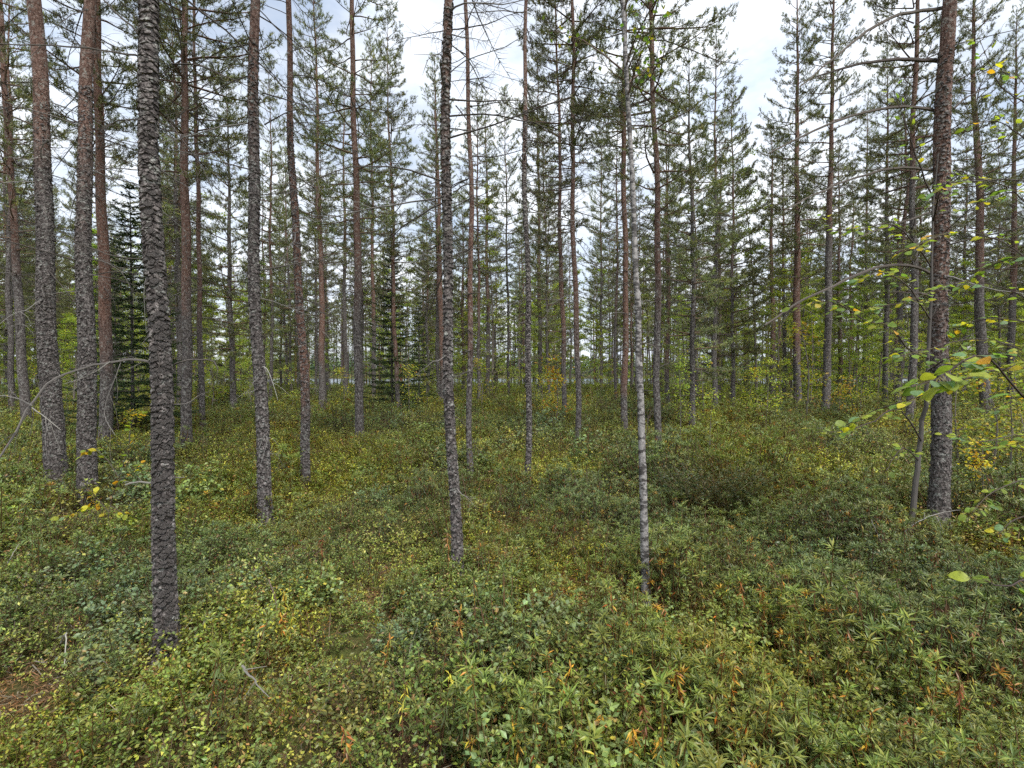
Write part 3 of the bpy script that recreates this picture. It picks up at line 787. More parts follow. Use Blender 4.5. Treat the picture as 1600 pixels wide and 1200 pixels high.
# ------------------------------------------------------------------ spruces
def spruce_crown(Ht, W):
    B = MB(); z = .25
    P = []; Dn = []
    while z < Ht - .1:
        f = z / Ht; Lm = W * (1 - f) ** .8 + .08
        nb = int(uni(5, 8)); a0 = uni(0, 6.28)
        for b in range(nb):
            az = a0 + b * 6.28 / nb + uni(-.3, .3); Ln = Lm * uni(.65, 1.15); seg = 6
            dd = unit(np.array([math.cos(az), math.sin(az), .12 + f * .6])); pts = [np.array([0, 0, z])]
            for i in range(seg):
                dd = unit(dd + np.array([0, 0, -.16 + .075 * i]) + RNG.normal(size=3) * .05); pts.append(pts[-1] + dd * Ln / seg)
            pts = np.array(pts); tube(B, pts, np.linspace(.010, .002, 7), 3, (.09, .07, .06))
            for k in range(int(Ln * 20) + 3):
                g = uni(.12, 1); i = min(int(g * seg), seg - 1); q = pts[i] + (pts[i + 1] - pts[i]) * (g * seg - i)
                td = unit(pts[i + 1] - pts[i]); sd = unit(np.cross(td, [0, 0, 1])) * (1 if k % 2 else -1)
                l = (.07 + .28 * Ln * (1.1 - g)) * uni(.6, 1.1)
                e = q + unit(td * .9 + sd + np.array([0, 0, uni(-.55, .0)])) * l
                for w in range(max(2, int(l / .035))):
                    u = rnd(); P.append(q + (e - q) * u); Dn.append(unit(e - q))
            for w in range(int(Ln * 30)):
                u = uni(.15, .999) * seg; i = int(u); P.append(pts[i] + (pts[i + 1] - pts[i]) * (u - i)); Dn.append(unit(pts[i + 1] - pts[i]))
        z += uni(.15, .28)
    P = np.array(P); Dn = np.array(Dn)
    needles(B, P, Dn, pick([(.05, .078, .026), (.065, .095, .03), (.036, .06, .026)], len(P), [3, 2, 2]), 1, 13, .034, .010, .04)
    return B.mesh('crown', [M['twig'], M['needle']])
SPR = [spruce_crown(6.5, 1.25), spruce_crown(5.0, 1.0)]
for px, py, ytop, w, v, lab in [(613, 640, 360, 1.0, 0, 'dark green spruce with drooping layered branches in the middle distance'),
                                (208, 668, 290, 1.3, 0, 'dark spruce standing half hidden behind the scaly nearest trunk'),
                                (655, 632, 470, .9, 1, 'small dark spruce leaning against the right side of the larger one'),
                                (182, 640, 430, .8, 1, 'smaller dark spruce behind the grey brown pine at left')]:
    p, dep = hit(px, py, .2); gz = H1(p[0], p[1]) - .05; Ht = at(px, ytop, dep)[2] - gz
    root = thing('spruce_tree', lab, 'tree', (p[0], p[1], gz), (0, 0, uni(0, 6)), 'dark spruces')
    s = Ht / (6.5, 5.0)[v]
    B = MB(); tube(B, smooth_line([(0, 0, -.1), (.01, 0, Ht * .5), (0, 0, Ht)], 12), np.linspace(.05, .006, 12), 10)
    t_ = put('trunk', B.mesh('trunk', M['bark'], True), root); t_['red_from'] = 30.0
    put('crown', SPR[v], root, scl=(s * w, s * w, s), kind='stuff'); taken.append((p[0], p[1]))

# ------------------------------------------------------------------ young broadleaved trees
GRN = (.22, .31, .06); YGR = (.38, .44, .07); YEL = (.52, .45, .05); ORG = (.50, .26, .03); BLU = (.13, .22, .09)
def young_tree(Ht, spread, nbr, nleaf, size, probs, low=.2):
    S = MB(); Lf = MB(); C = []; D = []
    st = smooth_line([(0, 0, -.1), (uni(-.05, .05) * Ht, uni(-.05, .05) * Ht, Ht * .5), (uni(-.08, .08) * Ht, uni(-.08, .08) * Ht, Ht)], 14)
    tube(S, st, np.linspace(.006 + .005 * Ht, .002, 14), 6, (.16, .14, .12))
    for b in range(nbr):
        i = int(uni(14 * low, 13.5)); a = uni(0, 6.28); Ln = spread * uni(.4, 1) * (1.15 - i / 14)
        pts = dead_branch(S, st[i], (math.cos(a), math.sin(a), .55), Ln, .003 + .0015 * Ht, uni(.1, .6), (.12, .09, .075), 4, 6)
        for w in range(nleaf):
            u = uni(.15, .999) * 6; j = int(u); C.append(pts[j] + (pts[j + 1] - pts[j]) * (u - j) + RNG.normal(size=3) * [.06, .06, .04]); D.append([math.cos(a), math.sin(a), 0])
    C = np.array(C); D = np.array(D) + RNG.normal(size=C.shape) * .8; D[:, 2] -= .25
    leaves(Lf, C, D, RNG.normal(size=C.shape) * .5 + [0, 0, 1.2], size * uni(.7, 1.2, len(C)), size * .72, pick([GRN, YGR, YEL, ORG], len(C), probs), 0)
    return S.mesh('stem', M['twig']), Lf.mesh('foliage', M['leaf'])
YT = [young_tree(6, 1.5, 46, 70, .06, [5, 6, .6, 0], .1), young_tree(7, 1.4, 50, 70, .06, [6, 4, .3, 0], .1), young_tree(4.5, 1.3, 40, 60, .06, [4, 6, 1, 0], .05)]
YS = [young_tree(1.7, .55, 16, 20, .045, [2, 6, 3, .3]), young_tree(1.2, .45, 13, 20, .042, [1, 4, 5, .5]), young_tree(2.2, .65, 20, 20, .046, [4, 5, 1, 0]), young_tree(.9, .45, 12, 20, .04, [0, 1, 5, 4])]
cnt = 0; tries = 0
while cnt < 270 and tries < 5000:
    tries += 1
    px = uni(-100, 1700); D = 17 + 33 * rnd() ** .8
    x = (px - 800) / F * D; y = D
    if not bg_ok(x, y, .7): continue
    if 420 < px < 1010 and D < 24: continue
    if 690 < px < 1010 and rnd() < .5: continue
    if (565 < px < 665 or 165 < px < 232) and D < 30: continue
    taken.append((x, y)); v = cnt % 3; cnt += 1
    s = uni(.8, 1.5)
    where = next(w for lim, w in ((200, 'behind the leaning grey trunks at left'), (420, 'in the bright gap at left'), (600, 'behind the orange barked pine'), (760, 'behind the spruce and central pine'), (980, 'before the lake strip'), (1180, 'right of the birch'), (1400, 'behind the red barked pine'), (9999, 'beyond the big dark pine at right')) if px < lim)
    look = ('tall ' if s * (6, 7, 4.5)[v] > 6.8 else 'low ') + ('light green', 'green', 'yellow green')[v]
    root = thing('young_birch', look + ' young birch ' + where, 'tree', (x, y, H1(x, y) - .05), (0, 0, uni(0, 6)), look + ' young birches ' + where)
    a = put('stem', YT[v][0], root, scl=s); b = put('foliage', YT[v][1], root, scl=s, kind='stuff')
# nearer bushes one can point at: x, base y, top y, variant, label
BUSH = [(868, 660, 560, 3, 'orange yellow leafy bush at the foot of the slim red brown pine'),
        (848, 652, 585, 1, 'yellow bush left of the orange yellow one'),
        (640, 645, 570, 1, 'pale yellow green bush under the spruce'),
        (668, 640, 585, 0, 'small yellow bush at the right foot of the spruce'),
        (750, 640, 560, 1, 'thin pale leaved bush beside the thin dark pine'),
        (1062, 690, 560, 2, 'green leafy bush right of the birch'),
        (1100, 660, 540, 0, 'yellow green bush behind the dark narrow pine'),
        (1140, 640, 565, 2, 'green bush before the pine with the lower pointed crown'),
        (1195, 668, 565, 0, 'pale yellow bush with many small leaves in the sunny middle right'),
        (1175, 655, 575, 1, 'low yellow bush left of the pale yellow one'),
        (1258, 650, 505, 1, 'yellow leaved sapling before the red barked pine'),
        (1312, 655, 590, 3, 'orange tinged small bush right of the tall straight grey pine'),
        (1345, 650, 560, 0, 'yellow green bush in the gap before the thin right hand pines'),
        (1400, 655, 570, 2, 'green bush behind the big dark pine on its left'),
        (1500, 725, 560, 0, 'yellow green sapling right of the big dark trunk'),
        (1545, 735, 575, 1, 'yellow birch sapling with dense small leaves near the right edge'),
        (1575, 760, 570, 2, 'taller green yellow sapling against the right edge'),
        (1600, 745, 600, 0, 'yellowish sapling cut off by the right edge'),
        (1530, 790, 690, 3, 'low bush with yellow and orange leaves below the right saplings'),
        (1110, 720, 620, 2, 'sparse green sapling between the birch and the blueberry mound'),
        (60, 650, 560, 0, 'yellow green bush at far left behind the slim grey pine'),
        (110, 655, 590, 2, 'green bush between the two grey trunks at left'),
        (330, 640, 540, 0, 'light bush in the bright gap at left'),
        (395, 645, 560, 2, 'green bush just left of the grey pine with the pale twig'),
        (455, 640, 575, 0, 'yellow green bush behind the orange barked pine'),
        (535, 640, 575, 1, 'small yellowish bush left of the pinkish brown pine'),
        (205, 720, 640, 1, 'yellow leafed shoot behind the nearest trunk'),
        (1445, 690, 600, 0, 'yellow green sapling peeping left of the big dark trunk')]
for px, py, yt, v, lab in BUSH:
    p, dep = hit(px, py, .15); gz = H1(p[0], p[1]) - .03
    Ht = at(px, yt, dep)[2] - gz; s = Ht / (1.7, 1.2, 2.2, .9)[v]
    root = thing('leafy_bush', lab, 'bush', (p[0], p[1], gz), (0, 0, uni(0, 6)), 'leafy bushes and saplings')
    put('stem', YS[v][0], root, scl=(s * 1.1, s * 1.1, s)); put('foliage', YS[v][1], root, scl=(s * 1.1, s * 1.1, s), kind='stuff')

# ---- near saplings with large leaves, every leaf a part
def leaf_me(c, seed):
    g = np.random.default_rng(seed)
    B = MB()
    n = 6; y = np.linspace(0, 1, n); w = np.array([.02, .36, .5, .46, .28, .0])
    mid = np.stack([np.zeros(n), y, -.10 * y ** 2 + .03 * np.sin(y * 5)], 1)
    lf = mid + np.stack([w * .72, -.02 * np.ones(n), .07 * w + g.uniform(-.02, .02, n)], 1); rt_ = mid + np.stack([-w * .72, -.02 * np.ones(n), .07 * w + g.uniform(-.02, .02, n)], 1)
    v = np.vstack([mid, lf, rt_]); t = []
    for i in range(n - 1):
        t += [[i, i + 1, n + i + 1], [i, n + i + 1, n + i], [i, 2 * n + i, 2 * n + i + 1], [i, 2 * n + i + 1, i + 1]]
    B.add(v, t, c); me = B.mesh('leaf', M['leaf'], True); return me
LEAF = [leaf_me(c, i) for i, c in enumerate([(.15, .24, .045), (.22, .31, .05), (.33, .38, .05), (.52, .46, .04), (.62, .36, .03), (.17, .28, .13)])]
def spray(root, line, n, size, w, spread=.05, f0=.15):
    """Leaves on short stalks either side of a twig, lying nearly level."""
    m = Matrix.Translation(root.location) @ root.rotation_euler.to_matrix().to_4x4(); mi = m.inverted()
    B = MB(); k = len(line)
    for q in range(n):
        u = uni(f0, .999) * (k - 1); i = int(u); p = line[i] + (line[i + 1] - line[i]) * (u - i)
        td = unit(line[i + 1] - line[i]); sd = unit(np.cross(td, [0, 0, 1])) * (1 if q % 2 else -1)
        d = unit(td * uni(.2, 1) + sd * uni(.3, 1.2) + np.array([0, 0, uni(-.35, .15)]))
        s = size * uni(.65, 1.2); e = p + d * spread * uni(.3, 1.2)
        tube(B, [p, e], [.0012, .0008], 3, (.16, .14, .05))
        n_ = unit(np.array([uni(-.75, .75), uni(-1.1, .5), 1])); x = unit(np.cross(d, n_)); z = np.cross(x, d)
        o = put('leaf', LEAF[int(RNG.choice(6, p=np.array(w) / sum(w)))], root)
        mm = Matrix(((x[0] * s, d[0] * s, z[0] * s, e[0]), (x[1] * s, d[1] * s, z[1] * s, e[1]), (x[2] * s, d[2] * s, z[2] * s, e[2]), (0, 0, 0, 1)))
        o.matrix_local = mi @ mm
    child_world(root, 'leaf_stalks', B.mesh('leaf_stalks', M['twig']))['kind'] = 'stuff'
# grey sapling left of the big dark pine
p, ds = hit(1424, 815, .15)
sap = thing('birch_sapling', 'crooked grey sapling leaning against the big dark pine, green and yellow leaf sprays above', 'sapling', (p[0], p[1], H1(p[0], p[1])))
GT = (.12, .11, .10); DT = (.07, .055, .05)
px_branch(sap, [(1421, 850, ds), (1427, 790, ds), (1433, 730, ds), (1440, 670, ds), (1448, 600, ds - .1), (1452, 520, ds - .1), (1455, 430, ds - .15), (1458, 330, ds - .15), (1466, 240, ds - .2)], .034, .006, GT, 0, 26, 'stem', 10)
W1 = [4, 5, 4, 1.2, .5, 1]
for pts, nl in [([(1452, 560, ds - .1), (1420, 545, ds - .5), (1390, 510, ds - .9), (1350, 500, ds - 1.2), (1300, 470, ds - 1.4), (1245, 480, ds - 1.5)], 26),
                ([(1456, 420, ds - .1), (1430, 380, ds - .6), (1390, 350, ds - .9), (1330, 360, ds - 1.2), (1280, 345, ds - 1.3)], 24),
                ([(1440, 690, ds), (1405, 640, ds - .4), (1360, 660, ds - .7), (1310, 675, ds - 1), (1275, 668, ds - 1.1)], 16),
                ([(1458, 350, ds - .1), (1470, 300, ds - .6), (1500, 270, ds - .8)], 15),
                ([(1460, 320, ds - .1), (1430, 240, ds - .4), (1410, 180, ds - .5), (1395, 140, ds - .5)], 12),
                ([(1454, 500, ds - .1), (1420, 450, ds - .7), (1380, 425, ds - 1.0), (1340, 440, ds - 1.1)], 18),
                ([(1450, 580, ds - .1), (1480, 560, ds - .5), (1520, 540, ds - .6)], 12),
                ([(1436, 720, ds), (1410, 700, ds - .2), (1385, 735, ds - .3)], 5)]:
    P = px_branch(sap, pts, .009, .0025, DT, 3, 14); spray(sap, P, int(nl * 1.9), .07, W1, .09)
# sapling whose stem is past the right edge
q = at(1760, 1150, 1.75); q[2] = H1(q[0], q[1])
sap2 = thing('birch_sapling', 'close broad leaved branches reaching in from the right edge, one big orange leaf', 'sapling', tuple(q))
px_branch(sap2, [(1760, 1300, 1.75), (1750, 1000, 1.75), (1735, 700, 1.72), (1740, 400, 1.7), (1730, 100, 1.7)], .014, .004, GT, 0, 16, 'stem', 8)
for pts, nl, sz in [([(1737, 700, 1.72), (1640, 650, 1.5), (1590, 612, 1.35), (1552, 565, 1.25), (1510, 560, 1.2), (1470, 590, 1.2), (1425, 605, 1.2)], 26, .062),
                ([(1735, 640, 1.7), (1650, 590, 1.6), (1600, 575, 1.5), (1530, 585, 1.5), (1440, 620, 1.6), (1370, 640, 1.7), (1310, 670, 1.8)], 22, .05),
                ([(1738, 500, 1.7), (1660, 430, 1.9), (1600, 400, 2.1), (1540, 420, 2.3), (1500, 450, 2.4)], 20, .05),
                ([(1740, 420, 1.7), (1660, 330, 2.0), (1600, 300, 2.2), (1550, 310, 2.4), (1500, 330, 2.5)], 20, .05),
                ([(1738, 560, 1.7), (1650, 520, 1.8), (1590, 500, 2.0), (1530, 500, 2.1), (1480, 520, 2.2)], 20, .052),
                ([(1740, 350, 1.7), (1650, 220, 2.2), (1600, 130, 2.5), (1560, 110, 2.6)], 12, .05),
                ([(1745, 850, 1.75), (1680, 860, 1.5), (1620, 900, 1.35), (1570, 915, 1.3), (1535, 905, 1.3)], 10, .055),
                ([(1735, 620, 1.7), (1660, 660, 1.9), (1600, 690, 2.2), (1540, 700, 2.4)], 14, .05)]:
    P = px_branch(sap2, pts, .004, .0012, DT, 1, 14); spray(sap2, P, int(nl * 1.5), sz * .72, [3, 5, 4, 2.0, .8, 2.0], .04, .25)
q = at(1650, 830, 3.7); q[2] = H1(q[0], q[1])
sap4 = thing('birch_sapling', 'yellow green sapling with level sprays of small leaves right of the big dark pine', 'sapling', tuple(q))
px_branch(sap4, [(1650, 860, 3.7), (1640, 700, 3.7), (1625, 500, 3.65), (1610, 300, 3.6), (1600, 150, 3.6)], .014, .004, GT, 0, 16, 'stem', 8)
for pts, nl in [([(1640, 700, 3.7), (1590, 680, 3.5), (1540, 690, 3.4), (1490, 680, 3.3)], 24), ([(1642, 640, 3.7), (1600, 620, 3.8), (1550, 640, 3.9), (1505, 625, 4)], 22),
                ([(1635, 560, 3.7), (1580, 540, 3.5), (1520, 530, 3.3), (1450, 545, 3.1), (1400, 560, 3)], 30), ([(1628, 480, 3.7), (1570, 450, 3.5), (1500, 440, 3.3), (1420, 470, 3.1), (1360, 480, 3)], 30),
                ([(1622, 420, 3.7), (1570, 380, 3.6), (1500, 360, 3.4), (1440, 380, 3.2), (1400, 395, 3.1)], 26), ([(1615, 330, 3.7), (1570, 290, 3.6), (1510, 280, 3.4), (1460, 300, 3.3)], 22),
                ([(1645, 760, 3.7), (1600, 750, 3.5), (1550, 770, 3.4), (1520, 800, 3.3)], 22), ([(1605, 220, 3.6), (1560, 190, 3.6), (1510, 200, 3.5)], 12),
                ([(1640, 800, 3.7), (1590, 810, 3.5), (1560, 835, 3.4)], 12), ([(1600, 160, 3.6), (1560, 130, 3.5), (1530, 60, 3.5)], 10)]:
    P = px_branch(sap4, pts, .005, .0014, DT, 2, 12); spray(sap4, P, int(nl * 1.35), .052, [3, 5, 5, 2.0, .8, 1.0], .07, .1)
# small sapling with yellow leaves at left
p, ds = hit(165, 835, .1)
sap3 = thing('birch_sapling', 'spindly sapling with orange and yellow leaves left of the nearest trunk', 'sapling', (p[0], p[1], H1(p[0], p[1])))
for pts, nl in [([(165, 850, ds), (172, 790, ds), (185, 750, ds), (200, 700, ds), (208, 655, ds), (225, 645, ds)], 16),
                ([(170, 800, ds), (150, 780, ds), (125, 800, ds), (95, 808, ds)], 9), ([(186, 745, ds), (165, 715, ds), (145, 700, ds), (130, 712, ds)], 8),
                ([(185, 750, ds), (205, 740, ds), (218, 725, ds)], 6), ([(156, 845, ds), (150, 800, ds), (146, 770, ds)], 6), ([(172, 790, ds), (190, 800, ds), (205, 812, ds)], 5)]:
    P = px_branch(sap3, pts, .0045, .0012, DT, 2, 12, 'stem' if nl == 16 else 'branch'); spray(sap3, P, nl * 2, .068, [.5, 2, 5, 5, 2.2, .2], .03, .3)

# ------------------------------------------------------------------ far shore and the mass of stems in the depth
def far_forest():
    B = MB(); n = 2400
    y = uni(342, 560, n); x = uni(-1, 1, n) * (y * 1.35)
    h = uni(9, 17, n)
    z = height(x, y)
    k = 34
    cy = rnd(n, k)
    rad = (1 - cy) ** .8 * uni(1.2, 2.2, n, 1); a = uni(0, 6.28, n, k)
    c = np.stack([x[:, None] + rad * np.cos(a), y[:, None] + rad * np.sin(a), z[:, None] + h[:, None] * (.12 + .88 * cy)], -1).reshape(-1, 3)
    d = np.stack([np.cos(a), np.sin(a), np.full(a.shape, -.5)], -1).reshape(-1, 3)
    col = np.repeat(pick([(.04, .065, .03), (.06, .09, .03), (.09, .12, .03)], n, [3, 3, 1]), k, 0)
    leaves(B, c, d, np.tile([0, 0, 1.0], (len(c), 1)), 2.0, 1.4, col)
    put('far_forest', B.mesh('far_forest', M['needle']), kind='stuff')['label'] = 'dark wooded far shore beyond the lake'
far_forest()
def depth_stems():
    """Hundreds of thin pines along the lake shore that read as one mass."""
    B = MB(); n = 260; P = []; Dn = []
    for i in range(n):
        D = uni(50, 68); px = uni(-150, 1750); x = (px - 800) / F * D; z = H1(x, D); h = uni(9, 14)
        if 330 < px < 385 : continue
        tube(B, [(x, D, z - .1), (x + uni(-.2, .2), D, z + h * .6), (x + uni(-.2, .2), D, z + h)], [uni(.06, .1), .06, .01], 5, pick([(.10, .085, .08), (.18, .09, .055)], 1, [2, 1])[0])
        m = 190; t = rnd(m) ** .9; zz = h * (.42 + .58 * t); rad = (1.25 * (1 - t) ** .7 + .1) * np.sqrt(rnd(m)); a = uni(0, 6.28, m)
        P.append(np.stack([x + rad * np.cos(a), D + rad * np.sin(a), z + zz], 1)); Dn.append(np.stack([np.cos(a), np.sin(a), uni(.2, 1, m)], 1))
    P = np.concatenate(P); Dn = np.concatenate(Dn)
    needles(B, P, Dn, pick(NEEDLE, len(P), [3, 3, 2, 2]), 1, 3, .22, .10, .1)
    put('shore_forest', B.mesh('shore_forest', [M['twig'], M['needle']]), kind='stuff')['label'] = 'mass of thin pines along the lake shore'
depth_stems()

# ------------------------------------------------------------------ forest floor plants
HID = {}
G1, G2, G3 = (.072, .108, .044), (.105, .145, .05), (.15, .18, .056)
def labrador(nshoot=9, orange=.06):
    B = MB()
    for s in range(nshoot):
        a = uni(0, 6.28); r = .13 * math.sqrt(rnd()); h = uni(.12, .34)
        base = np.array([math.cos(a) * r * .5, math.sin(a) * r * .5, -.03]); top = np.array([math.cos(a) * r * 1.3, math.sin(a) * r * 1.3, h])
        mid = (base + top) / 2 + np.array([0, 0, -.03]) + RNG.normal(size=3) * .01
        st = smooth_line([base, mid, top], 7); tube(B, st, np.linspace(.003, .0018, 7), 3, (.11, .065, .04))
        kind = rnd()
        n1 = 20
        az = np.arange(n1) * 2.4 + uni(0, 6); el = uni(-.1, 1.15, n1)
        d = np.stack([np.cos(az) * np.cos(el), np.sin(az) * np.cos(el), np.sin(el)], 1)
        c = pick([G1, G2, G3, (.17, .2, .06)], n1, [2, 4, 3, 1])
        if kind < orange: c = pick([(.32, .17, .04), (.32, .24, .05), (.2, .10, .04)], n1, [2, 1, 2])
        leaves(B, np.repeat([top], n1, 0) + RNG.normal(size=(n1, 3)) * .004, d, np.tile([0, 0, 1.0], (n1, 1)) + RNG.normal(size=(n1, 3)) * .2, uni(.026, .044, n1), .0062, c, 0, .25, .18)
        n2 = 20; f = uni(.35, .97, n2); idx = f * 6; i0 = np.minimum(idx.astype(int), 5); q = st[i0] + (st[i0 + 1] - st[i0]) * (idx - i0)[:, None]
        az = np.arange(n2) * 2.4; el = uni(-1.1, .2, n2)
        d = np.stack([np.cos(az) * np.cos(el), np.sin(az) * np.cos(el), np.sin(el)], 1)
        c = pick([G1, (.06, .09, .03), (.30, .22, .03), (.34, .13, .03), (.16, .09, .05)], n2, [6, 4, .5, .35, .6])
        if kind < orange: c = pick([(.30, .15, .04), (.2, .09, .04), (.16, .09, .05)], n2, [1, 2, 1])
        leaves(B, q, d, np.tile([0, 0, 1.0], (n2, 1)) + RNG.normal(size=(n2, 3)) * .3, uni(.022, .038, n2), .006, c, 0, .25, .2)
    return B.mesh('p', M['flora'])
def bilberry(nst, h0, h1, rad, nl, ls, pal, pr, wr=.6):
    B = MB()
    for s in range(nst):
        a = uni(0, 6.28); r = rad * math.sqrt(rnd()); h = uni(h0, h1)
        base = np.array([math.cos(a) * r * .6, math.sin(a) * r * .6, -.03]); top = np.array([math.cos(a) * r * 1.3, math.sin(a) * r * 1.3, h])
        st = smooth_line([base, (base + top) / 2 + RNG.normal(size=3) * .015, top], 6); tube(B, st, np.linspace(.0022, .0012, 6), 3, (.10, .075, .045))
        C = []; D = []
        for b in range(4):
            i = int(uni(1, 5)); e = st[i] + unit(RNG.normal(size=3) * [1, 1, .3] + [0, 0, .9]) * uni(.04, .10) * (h / .2)
            tube(B, [st[i], e], [.0014, .0008], 3, (.10, .09, .04))
            m_ = nl // 5; u = rnd(m_)[:, None]; C.append(st[i] + (e - st[i]) * u); D.append(np.tile(unit(e - st[i]), (m_, 1)))
        m_ = nl // 5; i0 = RNG.integers(2, 6, m_); C.append(st[i0] + RNG.normal(size=(m_, 3)) * .004); D.append(np.tile(unit(top - base), (m_, 1)))
        C = np.concatenate(C); D = np.concatenate(D); N = len(C)
        d = unit(RNG.normal(size=(N, 3)) * [1, 1, .45]) + D * .35
        leaves(B, C, d, np.tile([0, 0, 1.0], (N, 1)) + RNG.normal(size=(N, 3)) * .45, ls * uni(.65, 1.2, N), ls * wr, pick(pal, N, pr), 0, .12, .08, .52)
    return B.mesh('p', M['flora'])
def grass(n=26):
    B = MB(); 
    for i in range(n):
        a = uni(0, 6.28); l = uni(.14, .38); w = .0022; o = RNG.normal(size=3) * [.025, .025, 0]
        dx = np.array([math.cos(a), math.sin(a), 0]); s = np.array([-dx[1], dx[0], 0]) * w
        t = np.linspace(0, 1, 5)[:, None]; pt = o + dx * l * .7 * t ** 1.8 * uni(.4, 1) + np.array([0, 0, 1]) * l * (t - .35 * t ** 2.4)
        v = np.concatenate([pt - s * (1.05 - t), pt + s * (1.05 - t)]); tr = []
        for k in range(4): tr += [[k, k + 1, 6 + k], [k, 6 + k, 5 + k]]
        B.add(v, tr, pick([(.16, .19, .05), (.26, .24, .09), (.11, .16, .04)], 1, [3, 2, 2])[0])
    return B.mesh('p', M['flora'])
def moss():
    B = MB(); N = 150
    a = uni(0, 6.28, N); r = .13 * np.sqrt(rnd(N)); C = np.stack([r * np.cos(a), r * np.sin(a), .02 - r * .12], 1)
    d = RNG.normal(size=(N, 3)) * .6 + [0, 0, 1.0]
    leaves(B, C, d, RNG.normal(size=(N, 3)), uni(.015, .035, N), .006, pick([(.28, .31, .05), (.36, .35, .06), (.20, .24, .05)], N, [3, 2, 2]))
    return B.mesh('p', M['flora'])
def litter():
    B = MB(); N = 60
    C = RNG.normal(size=(N, 3)) * [.09, .09, .004] + [0, 0, .012]; d = RNG.normal(size=(N, 3)) * [1, 1, .15]
    leaves(B, C, d, np.tile([0, 0, 1.0], (N, 1)) + RNG.normal(size=(N, 3)) * .3, uni(.02, .05, N), .004, pick([(.26, .14, .07), (.16, .09, .05), (.33, .22, .13)], N, [3, 3, 1]))
    for k in range(3):
        o = RNG.normal(size=3) * [.06, .06, 0] + [0, 0, .015]; e = o + RNG.normal(size=3) * [.08, .08, .01]; tube(B, [o, (o + e) / 2 + RNG.normal(size=3) * .008, e], [.0025, .002, .001], 3, (.2, .18, .16))
    return B.mesh('p', M['flora'])
BIL = [(.095, .14, .042), (.135, .185, .05), (.22, .25, .06), (.26, .17, .08), (.30, .10, .05)]
BOG = [(.11, .165, .085), (.155, .215, .115), (.18, .24, .09), (.28, .22, .11), (.36, .32, .08)]
LIN = [(.15, .20, .045), (.31, .34, .065), (.41, .41, .09), (.30, .20, .09), (.31, .34, .10)]
SETS = {
 'labrador_tea': [labrador(9, .025) for _ in range(4)] + [labrador(8, .12)],
 'blueberry': [bilberry(9, .10, .21, .13, 42, .019, BIL, [5, 5, 2, .8, .12]) for _ in range(4)],
 'bog_bilberry': [bilberry(8, .12, .26, .13, 40, .024, BOG, [4, 5, 3, .6, .3], .68) for _ in range(3)],
 'lingonberry': [bilberry(12, .05, .13, .13, 24, .016, LIN, [4, 5, 1.8, .7, 2.6], .55) for _ in range(4)],
 'grass': [grass() for _ in range(3)],
 'moss': [moss() for _ in range(2)],
 'needle_litter': [litter() for _ in range(3)],
}
def scatter(name, label, meshes, P, scl, tilt=.18):
    hid = bpy.data.collections.new('source_' + name)
    for i, me in enumerate(meshes):
        o = bpy.data.objects.new('%s_%02d' % (name, i), me); hid.objects.link(o)
    N = len(P)
    me = bpy.data.meshes.new(name); me.vertices.add(N); me.vertices.foreach_set('co', P.astype(np.float32).ravel())
    a = me.attributes.new('rot', 'FLOAT_VECTOR', 'POINT'); a.data.foreach_set('vector', np.stack([RNG.normal(size=N) * tilt, RNG.normal(size=N) * tilt, uni(0, 6.28, N)], 1).astype(np.float32).ravel())
    a = me.attributes.new('scl', 'FLOAT', 'POINT'); a.data.foreach_set('value', scl.astype(np.float32))
    a = me.attributes.new('idx', 'INT', 'POINT'); a.data.foreach_set('value', RNG.integers(0, len(meshes), N).astype(np.int32))
    me.update()
    o = put(name, me, kind='stuff'); o['label'] = label
    ng = bpy.data.node_groups.new('scatter_' + name, 'GeometryNodeTree')
    ng.interface.new_socket('Geometry', in_out='INPUT', socket_type='NodeSocketGeometry'); ng.interface.new_socket('Geometry', in_out='OUTPUT', socket_type='NodeSocketGeometry')
    gi = ng.nodes.new('NodeGroupInput'); go = ng.nodes.new('NodeGroupOutput')
    ci = ng.nodes.new('GeometryNodeCollectionInfo'); ci.inputs['Collection'].default_value = hid; ci.inputs['Separate Children'].default_value = True; ci.inputs['Reset Children'].default_value = True
    ip = ng.nodes.new('GeometryNodeInstanceOnPoints'); ip.inputs['Pick Instance'].default_value = True
    def na(nm, ty):
        n = ng.nodes.new('GeometryNodeInputNamedAttribute'); n.data_type = ty; n.inputs['Name'].default_value = nm; return [x for x in n.outputs if x.enabled and x.name == 'Attribute'][0]
    er = ng.nodes.new('FunctionNodeEulerToRotation')
    L = ng.links.new
    L(gi.outputs[0], ip.inputs['Points']); L(ci.outputs[0], ip.inputs['Instance']); L(na('idx', 'INT'), ip.inputs['Instance Index'])
    L(na('rot', 'FLOAT_VECTOR'), er.inputs[0]); L(er.outputs[0], ip.inputs['Rotation']); L(na('scl', 'FLOAT'), ip.inputs['Scale']); L(ip.outputs[0], go.inputs[0])
    md = o.modifiers.new('scatter', 'NODES'); md.node_group = ng
    return o
_bare, _ = hit(35, 1085, 0.05); _bare2, _ = hit(60, 950, 0.05)
